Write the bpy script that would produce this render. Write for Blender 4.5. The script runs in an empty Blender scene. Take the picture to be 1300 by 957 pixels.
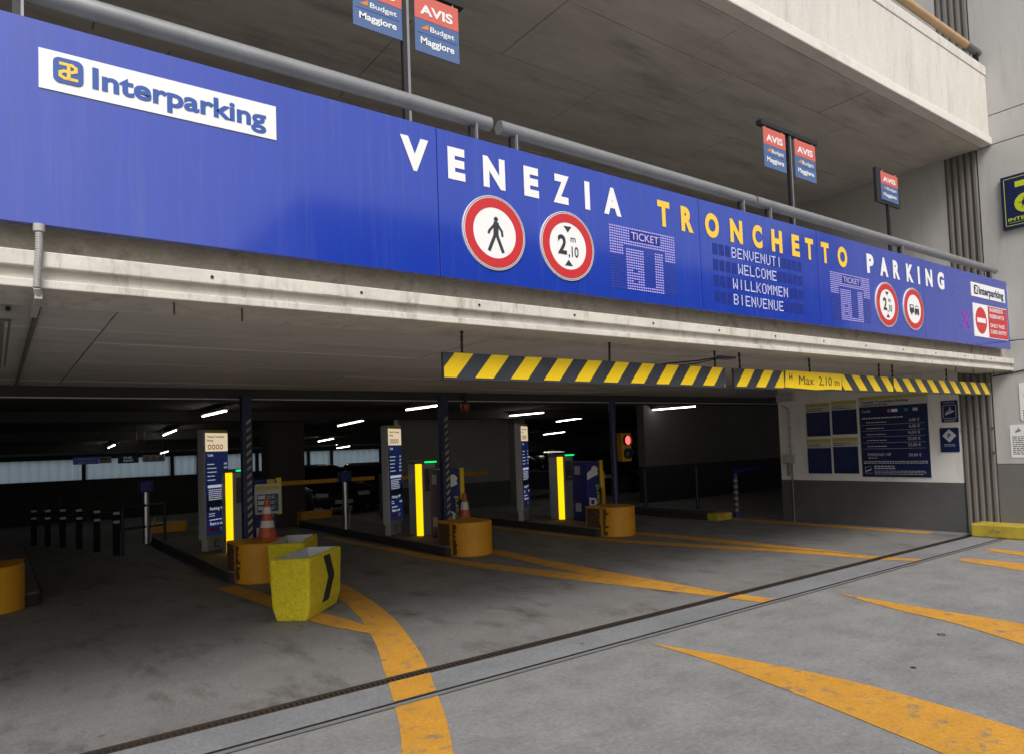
import bpy, bmesh, math, random
from mathutils import Vector, Matrix
random.seed(7)
R = math.radians
sc = bpy.context.scene
COL = sc.collection

# ------------------------------------------------------------------ camera, sky, sun, exposure
EYE = 1.62
def cam_matrix():
    yaw, pitch, roll = 0.65073, 0.04422, -0.03719
    cy, sy = math.cos(yaw), math.sin(yaw)
    cp, sp = math.cos(pitch), math.sin(pitch)
    cr, sr = math.cos(roll), math.sin(roll)
    Rw = Matrix(((cy, -sy, 0), (sy, cy, 0), (0, 0, 1)))
    B = Matrix(((1, 0, 0), (0, 0, -1), (0, 1, 0)))
    Rp = Matrix(((1, 0, 0), (0, cp, sp), (0, -sp, cp)))
    Rr = Matrix(((cr, -sr, 0), (sr, cr, 0), (0, 0, 1)))
    M = Rr @ Rp @ B @ Rw
    m = Matrix((M[0], -M[1], -M[2])).transposed().to_4x4()
    m.translation = (0, 0, EYE)
    return m
cd = bpy.data.cameras.new('camera'); cam = bpy.data.objects.new('camera', cd); COL.objects.link(cam)
cam.matrix_world = cam_matrix()
cd.sensor_width = 36; cd.lens = 906.85 / 1300 * 36
cd.shift_x = -0.0232; cd.shift_y = 0.0352
cd.clip_start = 0.05; cd.clip_end = 2000
sc.camera = cam

SUN_EL, SUN_AZ = 46, 205        # soft hazy sun in front of the facade, a little to the left
w = bpy.data.worlds.new('World'); sc.world = w; w.use_nodes = True
nt = w.node_tree; bg = nt.nodes['Background']
sky = nt.nodes.new('ShaderNodeTexSky'); sky.sky_type = 'NISHITA'; sky.sun_disc = False
sky.sun_elevation = R(SUN_EL); sky.sun_rotation = R(SUN_AZ)
sky.air_density = 1.0; sky.dust_density = 4.0; sky.ozone_density = 1.0
hs = nt.nodes.new('ShaderNodeHueSaturation'); hs.inputs['Saturation'].default_value = 0.35
nt.links.new(sky.outputs[0], hs.inputs['Color']); nt.links.new(hs.outputs[0], bg.inputs[0])
bg.inputs[1].default_value = 0.10
sd = bpy.data.lights.new('sun', 'SUN'); sun = bpy.data.objects.new('sun', sd); COL.objects.link(sun)
sd.energy = 1.25; sd.angle = R(25); sd.color = (1.0, 0.96, 0.9)
# sun_rotation turns clockwise seen from above, from +Y
sdir = Vector((math.sin(R(SUN_AZ)) * math.cos(R(SUN_EL)), math.cos(R(SUN_AZ)) * math.cos(R(SUN_EL)), math.sin(R(SUN_EL))))
sun.rotation_euler = sdir.to_track_quat('Z', 'Y').to_euler()
sc.view_settings.view_transform = 'Standard'; sc.view_settings.look = 'None'
sc.view_settings.exposure = 0.62; sc.view_settings.gamma = 1.0
sc.cycles.use_denoising = True
sc.cycles.max_bounces = 8
sc.cycles.sample_clamp_indirect = 6

# ------------------------------------------------------------------ materials
MATS = {}
def srgb(r, g, b):
    f = lambda c: (c / 255 / 12.92) if c / 255 <= 0.04045 else ((c / 255 + 0.055) / 1.055) ** 2.4
    return (f(r), f(g), f(b))
def mat(name, col, rough=0.6, metal=0.0, var=0.0, scale=3.0, stretch=(1, 1, 1), bump=0.0, bscale=60.0, emit=0.0, ecol=None,
        coat=0.0, stain=0.0, sscale=1.2, scol=(0.02, 0.018, 0.015), sstretch=(1, 1, 1), trans=None, smin=0.52, smax=0.72, spec=0.5, speck=0.0, spscale=55.0, pits=0.0, coat_ior=1.5):
    if name in MATS: return MATS[name]
    m = bpy.data.materials.new(name); MATS[name] = m; m.use_nodes = True
    t = m.node_tree; p = t.nodes['Principled BSDF']
    p.inputs['Roughness'].default_value = rough; p.inputs['Metallic'].default_value = metal
    p.inputs['Specular IOR Level'].default_value = spec
    p.inputs['Base Color'].default_value = (*col, 1)
    if coat: p.inputs['Coat Weight'].default_value = coat; p.inputs['Coat Roughness'].default_value = 0.10; p.inputs['Coat IOR'].default_value = coat_ior
    if emit:
        p.inputs['Emission Color'].default_value = (*(ecol or col), 1); p.inputs['Emission Strength'].default_value = emit
    if var or bump or stain:
        g = t.nodes.new('ShaderNodeNewGeometry')
        def noise(sc_, st, det=6.0, ro=0.6):
            mp = t.nodes.new('ShaderNodeMapping'); mp.inputs['Scale'].default_value = st
            t.links.new(g.outputs['Position'], mp.inputs['Vector'])
            n = t.nodes.new('ShaderNodeTexNoise'); n.inputs['Scale'].default_value = sc_
            n.inputs['Detail'].default_value = det; n.inputs['Roughness'].default_value = ro
            t.links.new(mp.outputs[0], n.inputs['Vector']); return n
        last = None
        if var:
            n = noise(scale, stretch); n2 = noise(scale * 9, stretch)
            ad = t.nodes.new('ShaderNodeMath'); ad.operation = 'MULTIPLY_ADD'; ad.inputs[1].default_value = 0.45
            t.links.new(n2.outputs[0], ad.inputs[0]); t.links.new(n.outputs[0], ad.inputs[2])
            mr = t.nodes.new('ShaderNodeMapRange'); mr.inputs[1].default_value = 0.42; mr.inputs[2].default_value = 1.03
            mr.inputs[3].default_value = 1 - var; mr.inputs[4].default_value = 1 + var
            t.links.new(ad.outputs[0], mr.inputs[0])
            mx = t.nodes.new('ShaderNodeVectorMath'); mx.operation = 'SCALE'; mx.inputs[0].default_value = col
            t.links.new(mr.outputs[0], mx.inputs['Scale']); last = mx.outputs[0]
            t.links.new(last, p.inputs['Base Color'])
        if stain:
            n = noise(sscale, sstretch, 8.0, 0.68)
            mr = t.nodes.new('ShaderNodeMapRange'); mr.inputs[1].default_value = smin; mr.inputs[2].default_value = smax
            mr.inputs[3].default_value = 0; mr.inputs[4].default_value = stain
            t.links.new(n.outputs[0], mr.inputs[0])
            mi = t.nodes.new('ShaderNodeMix'); mi.data_type = 'RGBA'
            t.links.new(mr.outputs[0], mi.inputs[0]); mi.inputs[7].default_value = (*scol, 1)
            if last: t.links.new(last, mi.inputs[6])
            else: mi.inputs[6].default_value = (*col, 1)
            last = mi.outputs[2]; t.links.new(last, p.inputs['Base Color'])
        if speck:
            n = noise(spscale, (1, 1, 1), 3.0, 0.7)
            mr = t.nodes.new('ShaderNodeMapRange'); mr.inputs[1].default_value = 0.32; mr.inputs[2].default_value = 0.68
            mr.inputs[3].default_value = 1 - speck; mr.inputs[4].default_value = 1 + speck
            t.links.new(n.outputs[0], mr.inputs[0]); f_ = mr.outputs[0]
            if pits:
                vo = t.nodes.new('ShaderNodeTexVoronoi'); vo.inputs['Scale'].default_value = 2.2; t.links.new(g.outputs['Position'], vo.inputs['Vector'])
                m2 = t.nodes.new('ShaderNodeMapRange'); m2.inputs[1].default_value = 0.035; m2.inputs[2].default_value = 0.06; m2.inputs[3].default_value = 1 - pits; m2.inputs[4].default_value = 1
                t.links.new(vo.outputs['Distance'], m2.inputs[0])
                mm = t.nodes.new('ShaderNodeMath'); mm.operation = 'MULTIPLY'; t.links.new(f_, mm.inputs[0]); t.links.new(m2.outputs[0], mm.inputs[1]); f_ = mm.outputs[0]
            mx = t.nodes.new('ShaderNodeVectorMath'); mx.operation = 'SCALE'
            t.links.new(last, mx.inputs[0]); t.links.new(f_, mx.inputs['Scale']); t.links.new(mx.outputs[0], p.inputs['Base Color'])
        if bump:
            n = noise(bscale, stretch, 4.0); b = t.nodes.new('ShaderNodeBump')
            b.inputs['Strength'].default_value = bump; b.inputs['Distance'].default_value = 0.01
            t.links.new(n.outputs[0], b.inputs['Height']); t.links.new(b.outputs[0], p.inputs['Normal'])
    if trans:
        tr = t.nodes.new('ShaderNodeBsdfTranslucent'); tr.inputs[0].default_value = (*trans, 1)
        ms = t.nodes.new('ShaderNodeMixShader'); ms.inputs[0].default_value = 0.75
        t.links.new(p.outputs[0], ms.inputs[1]); t.links.new(tr.outputs[0], ms.inputs[2])
        t.links.new(ms.outputs[0], t.nodes['Material Output'].inputs[0])
    return m

BLUE = mat('sign_blue', (0.006, 0.038, 0.385), 0.2, var=0.08, scale=2.0, stretch=(3, 1, 0.6), coat=1.0, coat_ior=1.62, stain=0.30, sscale=2.4, sstretch=(9, 1, 0.35), scol=(0.07, 0.10, 0.36), bump=0.10, bscale=0.9)
WHITE = mat('white_print', (0.82, 0.82, 0.82), 0.4)
YELLOW_L = mat('yellow_letters', (0.86, 0.56, 0.06), 0.4)
RED = mat('sign_red', (0.55, 0.03, 0.035), 0.35)
BLACK = mat('black_print', (0.02, 0.02, 0.022), 0.5)
NAVY = mat('navy_print', (0.008, 0.016, 0.075), 0.35, var=0.1)
LOGO_B = mat('logo_blue', (0.03, 0.09, 0.36), 0.4)
CELL = mat('led_cell', (0.010, 0.026, 0.22), 0.3)
LEDW = mat('led_white', (0.55, 0.58, 0.84), 0.4, emit=0.06, ecol=(0.8, 0.8, 1.0))
LEDV = mat('led_violet', (0.44, 0.37, 0.72), 0.4, emit=0.06, ecol=(0.75, 0.6, 1.0))
LEDD = mat('led_dull', (0.035, 0.05, 0.27), 0.4)
PURPLE = mat('led_purple', (0.22, 0.02, 0.30), 0.4, emit=0.12, ecol=(0.5, 0.02, 0.6))
C_PAR = mat('concrete_parapet', (0.62, 0.59, 0.54), 0.85, var=0.10, scale=1.2, stretch=(2, 2, 0.6), bump=0.25, bscale=45, stain=0.4, sscale=1.5, sstretch=(3, 3, 0.5), scol=(0.25, 0.225, 0.19), speck=0.07, spscale=30)
C_LIP = mat('concrete_lip', (0.70, 0.67, 0.61), 0.85, var=0.08, scale=2, bump=0.2, stain=0.2, sscale=3, scol=(0.2, 0.18, 0.15))
C_SOF = mat('concrete_soffit', (0.55, 0.50, 0.445), 0.9, var=0.2, scale=1.6, stretch=(0.6, 3, 1), bump=0.4, bscale=30, stain=0.5, sscale=1.3, sstretch=(0.5, 2.6, 1), scol=(0.13, 0.11, 0.09))
C_WALL = mat('concrete_wall', (0.47, 0.462, 0.44), 0.85, var=0.07, scale=1.1, stretch=(2, 2, 0.5), bump=0.2, bscale=40, stain=0.25, sscale=1.4, sstretch=(4, 4, 0.35), scol=(0.2, 0.19, 0.18))
C_IN = mat('concrete_inner', (0.30, 0.29, 0.27), 0.9, var=0.12, scale=1.4, bump=0.25, stain=0.3, sscale=1.2, scol=(0.1, 0.09, 0.08))
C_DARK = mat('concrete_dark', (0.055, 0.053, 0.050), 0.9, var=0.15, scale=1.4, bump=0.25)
C_DIRT = mat('concrete_dirty', (0.40, 0.355, 0.29), 0.9, var=0.3, scale=5, bump=0.7, bscale=50, stain=0.8, sscale=5, scol=(0.06, 0.05, 0.04))
C_CEIL = mat('ceiling_plank_grey', (0.58, 0.56, 0.53), 0.65, var=0.10, scale=1.5, stretch=(0.5, 4, 1), bump=0.15, stain=0.35, sscale=1.6, sstretch=(0.5, 3, 1), scol=(0.16, 0.15, 0.14))
CHAN_L = mat('channel_paint', (0.60, 0.57, 0.51), 0.5, var=0.16, scale=5, stretch=(1, 1, 2), stain=0.75, sscale=5, sstretch=(2.2, 1, 0.5), scol=(0.28, 0.25, 0.21))
STEEL = mat('galvanised_steel', (0.27, 0.275, 0.285), 0.45, metal=0.35, var=0.12, scale=6, stain=0.25, sscale=8, scol=(0.12, 0.115, 0.11))
CHROME = mat('brushed_steel', (0.55, 0.55, 0.55), 0.28, metal=1.0)
DKMET = mat('dark_metal', (0.03, 0.03, 0.032), 0.45, metal=0.3)
RUST = mat('rusty_chain', (0.06, 0.045, 0.035), 0.7, metal=0.5)
CORR = mat('corrugated_grey', (0.20, 0.185, 0.17), 0.55, metal=0.2, var=0.14, scale=2, stretch=(2, 2, 0.4), stain=0.4, sscale=3, sstretch=(3, 3, 0.5), scol=(0.10, 0.085, 0.07))
WALLW = mat('white_wall_paint', (0.70, 0.69, 0.66), 0.75, var=0.05, scale=2, bump=0.15, stain=0.3, sscale=2.5, sstretch=(2, 2, 0.6), scol=(0.36, 0.34, 0.31))
DADO = mat('dado_paint', (0.085, 0.088, 0.092), 0.7, var=0.12, scale=2, bump=0.1, stain=0.2, sscale=4, scol=(0.16, 0.16, 0.16))
DADO2 = mat('dado_brown', (0.15, 0.145, 0.14), 0.75, var=0.1, scale=2, bump=0.1)
FORE = mat('forecourt_concrete', (0.230, 0.229, 0.227), 0.85, var=0.24, scale=2.2, bump=0.6, bscale=120, stain=0.6, sscale=2.6, scol=(0.14, 0.14, 0.14), speck=0.16, spscale=34, pits=0.5, sstretch=(1, 1.6, 1), smin=0.50, smax=0.74)
STRIP = mat('strip_concrete', (0.20, 0.205, 0.215), 0.85, speck=0.2, spscale=40, pits=0.5, var=0.2, scale=1.3, bump=0.3, bscale=80, stain=0.5, sscale=3.0, scol=(0.14, 0.14, 0.14))
FLOOR = mat('garage_asphalt', (0.19, 0.187, 0.184), 0.72, speck=0.2, spscale=45, pits=0.4, var=0.22, scale=1.6, bump=0.6, bscale=110, stain=0.8, sscale=1.9, scol=(0.06, 0.051, 0.045), sstretch=(1.5, 0.6, 1), smin=0.52, smax=0.70)
PAINT = mat('road_paint_ochre', (0.56, 0.27, 0.03), 0.7, speck=0.14, spscale=50, var=0.16, scale=4, bump=0.3, bscale=90, stain=0.85, sscale=7, scol=(0.19, 0.165, 0.13), smin=0.54, smax=0.66)
ORANGE = mat('bumper_orange', (0.66, 0.30, 0.012), 0.55, var=0.12, scale=4, bump=0.15, stain=0.5, sscale=4, scol=(0.16, 0.08, 0.02), smin=0.56, smax=0.75)
SCUFF = mat('bumper_scuff', (0.11, 0.055, 0.02), 0.85, var=0.4, scale=12, bump=0.6, stain=0.9, sscale=9, scol=(0.012, 0.01, 0.01))
YCON = mat('yellow_rough_concrete', (0.76, 0.63, 0.015), 0.8, var=0.10, scale=14, bump=2.2, bscale=75, stain=0.35, sscale=30, scol=(0.32, 0.26, 0.02), smin=0.5, smax=0.68, speck=0.22, spscale=90)
CEMENT = mat('cement_fill', (0.50, 0.50, 0.50), 0.9, var=0.2, scale=6, bump=0.6)
HAZY = mat('hazard_yellow', (0.82, 0.56, 0.01), 0.4, var=0.06, scale=5)
HAZB = mat('hazard_black', (0.035, 0.04, 0.05), 0.45, var=0.25, scale=9)
KERB = mat('island_kerb', (0.030, 0.028, 0.027), 0.85, var=0.25, scale=4, bump=0.3)
ISTOP = mat('island_top', (0.15, 0.135, 0.12), 0.9, var=0.2, scale=2, bump=0.3)
KYEL = mat('kerb_yellow', (0.42, 0.32, 0.03), 0.75, var=0.22, scale=5, bump=0.3, stain=0.8, sscale=7, scol=(0.10, 0.09, 0.07), smin=0.55, smax=0.68)
GREYP = mat('machine_grey', (0.40, 0.395, 0.38), 0.45, metal=0.2, var=0.05)
GREYD = mat('machine_dark', (0.12, 0.115, 0.11), 0.5)
BLUEM = mat('cabinet_blue', (0.010, 0.020, 0.17), 0.4)
BLUEP = mat('post_blue', (0.012, 0.018, 0.07), 0.45)
LABELW = mat('label_plate', (0.42, 0.42, 0.40), 0.5)
E_YEL = mat('lit_yellow_strip', (0.9, 0.55, 0.0), 0.4, emit=0.95, ecol=(1.0, 0.56, 0.0))
E_GRN = mat('lit_green_strip', (0.0, 0.5, 0.12), 0.4, emit=0.9, ecol=(0.0, 0.9, 0.2))
E_CREAM = mat('lit_cream_panel', (0.7, 0.6, 0.45), 0.4, emit=0.42, ecol=(1.0, 0.80, 0.52))
E_TUBE = mat('lit_tube', (0.9, 0.9, 0.85), 0.4, emit=9.0, ecol=(1.0, 0.97, 0.86))
E_RED = mat('lit_red_lamp', (0.6, 0.02, 0.02), 0.3, emit=2.0, ecol=(1.0, 0.08, 0.08))
DLENS = mat('dark_green_lens', (0.01, 0.03, 0.035), 0.2)
CONE = mat('cone_orange', (0.48, 0.085, 0.03), 0.5, var=0.15, scale=15)
CONEW = mat('cone_white', (0.62, 0.60, 0.56), 0.5, var=0.1, scale=15)
CAP = mat('totem_cap_green', (0.36, 0.37, 0.02), 0.5)
TAN = mat('handrail_orange', (0.50, 0.32, 0.17), 0.5, var=0.15, scale=3)
TRANSL = mat('translucent_sheet', (0.45, 0.55, 0.60), 0.5, trans=(0.72, 0.86, 0.90))
CARP = [mat('car_paint_%s' % n, c, 0.25, metal=0.3, coat=1.0) for n, c in (('black', (0.012, 0.012, 0.014)), ('grey', (0.05, 0.052, 0.056)), ('blue', (0.012, 0.016, 0.03)))]
GLASS = mat('car_glass', (0.01, 0.012, 0.014), 0.08)
TYRE = mat('tyre_rubber', (0.015, 0.015, 0.015), 0.85)
LAMPG = mat('lamp_glass', (0.5, 0.5, 0.5), 0.15)
PLAST = mat('grey_conduit', (0.40, 0.39, 0.37), 0.6, var=0.1, scale=6)
SALMON = mat('banner_red', (0.62, 0.13, 0.10), 0.5)  # red paled: the sky reflection on the banners is put into the colour
BANNER_B = mat('banner_blue', (0.08, 0.14, 0.30), 0.5)  # blue lightened likewise, sky reflection painted in
BORANGE = mat('banner_orange', (0.65, 0.22, 0.04), 0.5)
LIME = mat('logo_lime', (0.55, 0.62, 0.02), 0.4)
PALEW = mat('pale_panel', (0.45, 0.45, 0.43), 0.5)
BYEL = mat('board_yellow', (0.42, 0.38, 0.04), 0.5)
TEAL = mat('board_teal', (0.02, 0.22, 0.22), 0.5)

# ------------------------------------------------------------------ helpers
def link(name, me, m, parent=None):
    o = bpy.data.objects.new(name, me); COL.objects.link(o)
    if m is not None and not me.materials: me.materials.append(m)
    if parent is not None: o.parent = parent
    return o
def tag(o, label, cat, group=None):
    o['label'] = label; o['category'] = cat
    if group: o['group'] = group
    return o
def thing(name, label, cat, loc=(0, 0, 0), rz=0.0, group=None):
    o = bpy.data.objects.new(name, None); COL.objects.link(o); o.empty_display_size = 0.1
    o.location = loc; o.rotation_euler = (0, 0, rz)
    return tag(o, label, cat, group)
def struct(o): o['kind'] = 'structure'; return o
def copy_tree(o, parent=None):
    c = o.copy(); COL.objects.link(c); c.parent = parent
    for ch in list(o.children): copy_tree(ch, c)
    return c
def fr(o, r, u):
    r, u = Vector(r).normalized(), Vector(u).normalized(); n = r.cross(u)
    m = Matrix((r, u, n)).transposed().to_4x4(); m.translation = o; return m
PRINT = {'lettering', 'heading', 'printed_lines', 'led_text', 'price_lettering', 'lit_lettering', 'service_symbols', 'warning_stripes', 'yellow_bands', 'chain', 'height_figures', 'border', 'symbol', 'yellow_stripes'}
class MB:
    """collects shapes, becomes one mesh"""
    def __init__(s, F=None): s.v = []; s.f = []; s.F = F; s.smooth = False
    def add(s, vs, fs):
        k = len(s.v)
        s.v += [tuple(s.F @ Vector(p)) if s.F else tuple(p) for p in vs]
        s.f += [tuple(i + k for i in f) for f in fs]; return s
    def box(s, x0, x1, y0, y1, z0, z1):
        return s.add([(x0, y0, z0), (x1, y0, z0), (x1, y1, z0), (x0, y1, z0), (x0, y0, z1), (x1, y0, z1), (x1, y1, z1), (x0, y1, z1)],
                     [(3, 2, 1, 0), (4, 5, 6, 7), (0, 1, 5, 4), (1, 2, 6, 5), (2, 3, 7, 6), (3, 0, 4, 7)])
    def prism(s, pts, z0, z1):
        n = len(pts)
        a = sum(pts[i][0] * pts[(i + 1) % n][1] - pts[(i + 1) % n][0] * pts[i][1] for i in range(n))
        if a < 0: pts = pts[::-1]
        return s.add([(x, y, z0) for x, y in pts] + [(x, y, z1) for x, y in pts],
                     [tuple(range(n - 1, -1, -1)), tuple(range(n, 2 * n))] + [(i, (i + 1) % n, n + (i + 1) % n, n + i) for i in range(n)])
    def disc(s, cx, cy, r, z0, z1, n=40, r2=None):
        return s.prism([(cx + r * math.cos(2 * math.pi * i / n), cy + r * math.sin(2 * math.pi * i / n)) for i in range(n)], z0, z1)
    def ring(s, cx, cy, r0, r1, z0, z1, n=48):
        vs = []; fs = []
        for i in range(n):
            a = 2 * math.pi * i / n; c, d = math.cos(a), math.sin(a)
            vs += [(cx + r0 * c, cy + r0 * d, z0), (cx + r1 * c, cy + r1 * d, z0), (cx + r1 * c, cy + r1 * d, z1), (cx + r0 * c, cy + r0 * d, z1)]
        for i in range(n):
            a, b = 4 * i, 4 * ((i + 1) % n)
            for q in range(4):
                fs.append((a + q, a + (q + 1) % 4, b + (q + 1) % 4, b + q)[::-1])
        return s.add(vs, fs)
    def tube(s, a, b, r, n=16, r2=None, cap=True):
        a, b = Vector(a), Vector(b); d = (b - a).normalized()
        q = d.to_track_quat('Z', 'Y').to_matrix(); r2 = r if r2 is None else r2
        vs = [tuple(a + q @ Vector((r * math.cos(2 * math.pi * i / n), r * math.sin(2 * math.pi * i / n), 0))) for i in range(n)]
        vs += [tuple(b + q @ Vector((r2 * math.cos(2 * math.pi * i / n), r2 * math.sin(2 * math.pi * i / n), 0))) for i in range(n)]
        fs = [(i, (i + 1) % n, n + (i + 1) % n, n + i) for i in range(n)]
        if cap: fs += [tuple(range(n - 1, -1, -1)), tuple(range(n, 2 * n))]
        return s.add(vs, fs)
    def path(s, pts, r, n=10):
        for a, b in zip(pts, pts[1:]): s.tube(a, b, r, n)
        return s
    def lathe(s, prof, n=28, a0=0, a1=2 * math.pi):
        full = abs(a1 - a0 - 2 * math.pi) < 1e-6; m = n if full else n + 1
        vs = [(r * math.cos(a0 + (a1 - a0) * i / n), r * math.sin(a0 + (a1 - a0) * i / n), z) for i in range(m) for r, z in prof]
        k = len(prof); fs = []
        for i in range(n):
            j = (i + 1) % m
            for q in range(k - 1): fs.append((i * k + q, j * k + q, j * k + q + 1, i * k + q + 1))
        return s.add(vs, fs)
    def stroke(s, pts, wd, z0, z1):
        k = 0
        for a, b in zip(pts, pts[1:]):
            ax, ay = a; bx, by = b; l = math.hypot(bx - ax, by - ay); ux, uy = (bx - ax) / l, (by - ay) / l
            e = wd * 0.4; ax -= ux * e; ay -= uy * e; bx += ux * e; by += uy * e
            nx, ny = -uy * wd / 2, ux * wd / 2
            s.prism([(ax + nx, ay + ny), (bx + nx, by + ny), (bx - nx, by - ny), (ax - nx, ay - ny)], z0, z1 + 0.00025 * (k % 4)); k += 1
        return s
    def build(s, name, m, parent=None, smooth=False, bevel=0.0, bseg=2):
        me = bpy.data.meshes.new(name); me.from_pydata(s.v, [], s.f); me.update()
        o = link(name, me, m, parent)
        if name in PRINT: o['kind'] = 'stuff'
        if smooth: 
            for p in me.polygons: p.use_smooth = True
            me.set_sharp_from_angle(angle=R(40))
        if bevel:
            b = o.modifiers.new('bevel', 'BEVEL'); b.width = bevel; b.segments = bseg; b.limit_method = 'ANGLE'; b.angle_limit = R(40)
        return o
TXT = {}
def text_geo(body, bold, spacing):
    key = (body, bold, spacing)
    if key in TXT: return TXT[key]
    c = bpy.data.curves.new('t', 'FONT'); c.body = body; c.size = 1.0; c.offset = bold; c.space_character = spacing; c.resolution_u = 4
    o = bpy.data.objects.new('t', c); COL.objects.link(o)
    dg = bpy.context.evaluated_depsgraph_get(); me = o.evaluated_get(dg).to_mesh()
    vs = [(v.co.x, v.co.y) for v in me.vertices]; fs = [tuple(p.vertices) for p in me.polygons]
    o.evaluated_get(dg).to_mesh_clear(); bpy.data.objects.remove(o); bpy.data.curves.remove(c)
    TXT[key] = (vs, fs); return TXT[key]
def add_text(mb, body, x, y, h=None, wd=None, z=0.0, bold=0.0, spacing=1.0, align='L', cap=None):
    """flat lettering; h is the drawn height of a capital, wd a full width to fit"""
    vs, fs = text_geo(body, bold, spacing)
    x0 = min(v[0] for v in vs); x1 = max(v[0] for v in vs)
    CAPH = 0.73 + 2 * bold
    sy = h / CAPH; sx = sy if wd is None else wd / (x1 - x0)
    W = (x1 - x0) * sx
    ox = {'L': x, 'C': x - W / 2, 'R': x - W}[align]
    mb.add([(ox + (vx - x0) * sx, y + (vy + bold) * sy, z) for vx, vy in vs], fs)
    return mb
def text_part(name, body, F, m, parent, x, y, h, wd=None, z=0.003, bold=0.0, spacing=1.0, align='L'):
    return add_text(MB(F), body, x, y, h, wd, z, bold, spacing, align).build(name, m, parent)
def plate(name, F, x0, x1, y0, y1, z0, z1, m, parent, bevel=0.0):
    return MB(F).box(x0, x1, y0, y1, z0, z1).build(name, m, parent, bevel=bevel)
def rounded(x0, x1, y0, y1, r, n=6):
    p = []
    for cx, cy, a in ((x1 - r, y1 - r, 0), (x0 + r, y1 - r, 90), (x0 + r, y0 + r, 180), (x1 - r, y0 + r, 270)):
        for i in range(n + 1): p.append((cx + r * math.cos(R(a + 90 * i / n)), cy + r * math.sin(R(a + 90 * i / n))))
    return p
def clipY(poly, lo, hi):
    for sgn, lim in ((1, lo), (-1, -hi)):
        out = []
        for i in range(len(poly)):
            a, b = poly[i - 1], poly[i]; da, db = sgn * a[1] - lim, sgn * b[1] - lim
            if (da >= 0) != (db >= 0):
                t = da / (da - db); out.append((a[0] + t * (b[0] - a[0]), a[1] + t * (b[1] - a[1])))
            if db >= 0: out.append(b)
        poly = out
        if not poly: break
    return poly

# ------------------------------------------------------------------ the setting: ground, floor, drains, markings
XL, XR, YB = -12.0, 24.0, 32.6
def zf(y): return 0.0 if y < 16 else -0.04 * (y - 16)
g = MB()
g.add([(-400, -400, 0), (400, -400, 0), (400, 4.22, 0), (-400, 4.22, 0)], [(0, 1, 2, 3)])
g.add([(-400, 4.22, 0), (XL - .3, 4.22, 0), (XL - .3, 400, 0), (-400, 400, 0)], [(0, 1, 2, 3)])
g.add([(XR + .3, 4.22, 0), (400, 4.22, 0), (400, 400, 0), (XR + .3, 400, 0)], [(0, 1, 2, 3)])
g.add([(XL - .3, YB + .3, -.72), (XR + .3, YB + .3, -.72), (XR + .3, 400, -.72), (XL - .3, 400, -.72)], [(0, 1, 2, 3)])
ground = struct(g.build('ground', FORE))
strip = struct(MB().box(XL, 12.1, 4.315, 4.69, -0.1, 0).build('drain_strip', STRIP, bevel=0.004))
g = MB()
ys = [4.80, 8, 12, 16, 20, 24, 28, YB + .3]
for a, b in zip(ys, ys[1:]):
    g.add([(XL, a, zf(a)), (XR, a, zf(a)), (XR, b, zf(b)), (XL, b, zf(b))], [(0, 1, 2, 3)])
g.add([(XL, 4.80, 0), (XR, 4.80, 0), (XR, 4.80, -.1), (XL, 4.80, -.1)], [(3, 2, 1, 0)])
floor = struct(g.build('garage_floor', FLOOR))
# slot drain nearer the building: channel, edge rails, cross bars
dr = thing('drain_channel', 'rusty slotted drain channel with cross bars, nearer the garage', 'drain', (0, 4.745, -0.1))
MB().box(XL, 12.1, -.055, .055, -.02, .02).build('channel_bed', DKMET, dr)
MB().box(XL, 12.1, -.0535, -.041, .02, .1015).build('edge_rail', RUST, dr)
MB().box(XL, 12.1, .041, .0535, .02, .1015).build('edge_rail', RUST, dr)
m = MB()
x = XL + .05
while x < 12.0:
    m.box(x, x + .016, -.041, .041, .075, .0985); x += .038
m.build('cross_bars', RUST, dr)['kind'] = 'stuff'
dr = thing('drain_channel', 'narrow twin-slot steel drain line, nearer the forecourt', 'drain', (0, 4.2675, -0.1))
MB().box(XL, 12.1, -.0475, .0475, -.02, .02).build('channel_bed', DKMET, dr)
for y0, y1, m_ in ((-.046, -.036, DKMET), (-.014, .014, STEEL), (.036, .046, DKMET)):
    MB().box(XL, 12.1, y0, y1, .02, .1015).build('edge_rail', m_, dr)

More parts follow.
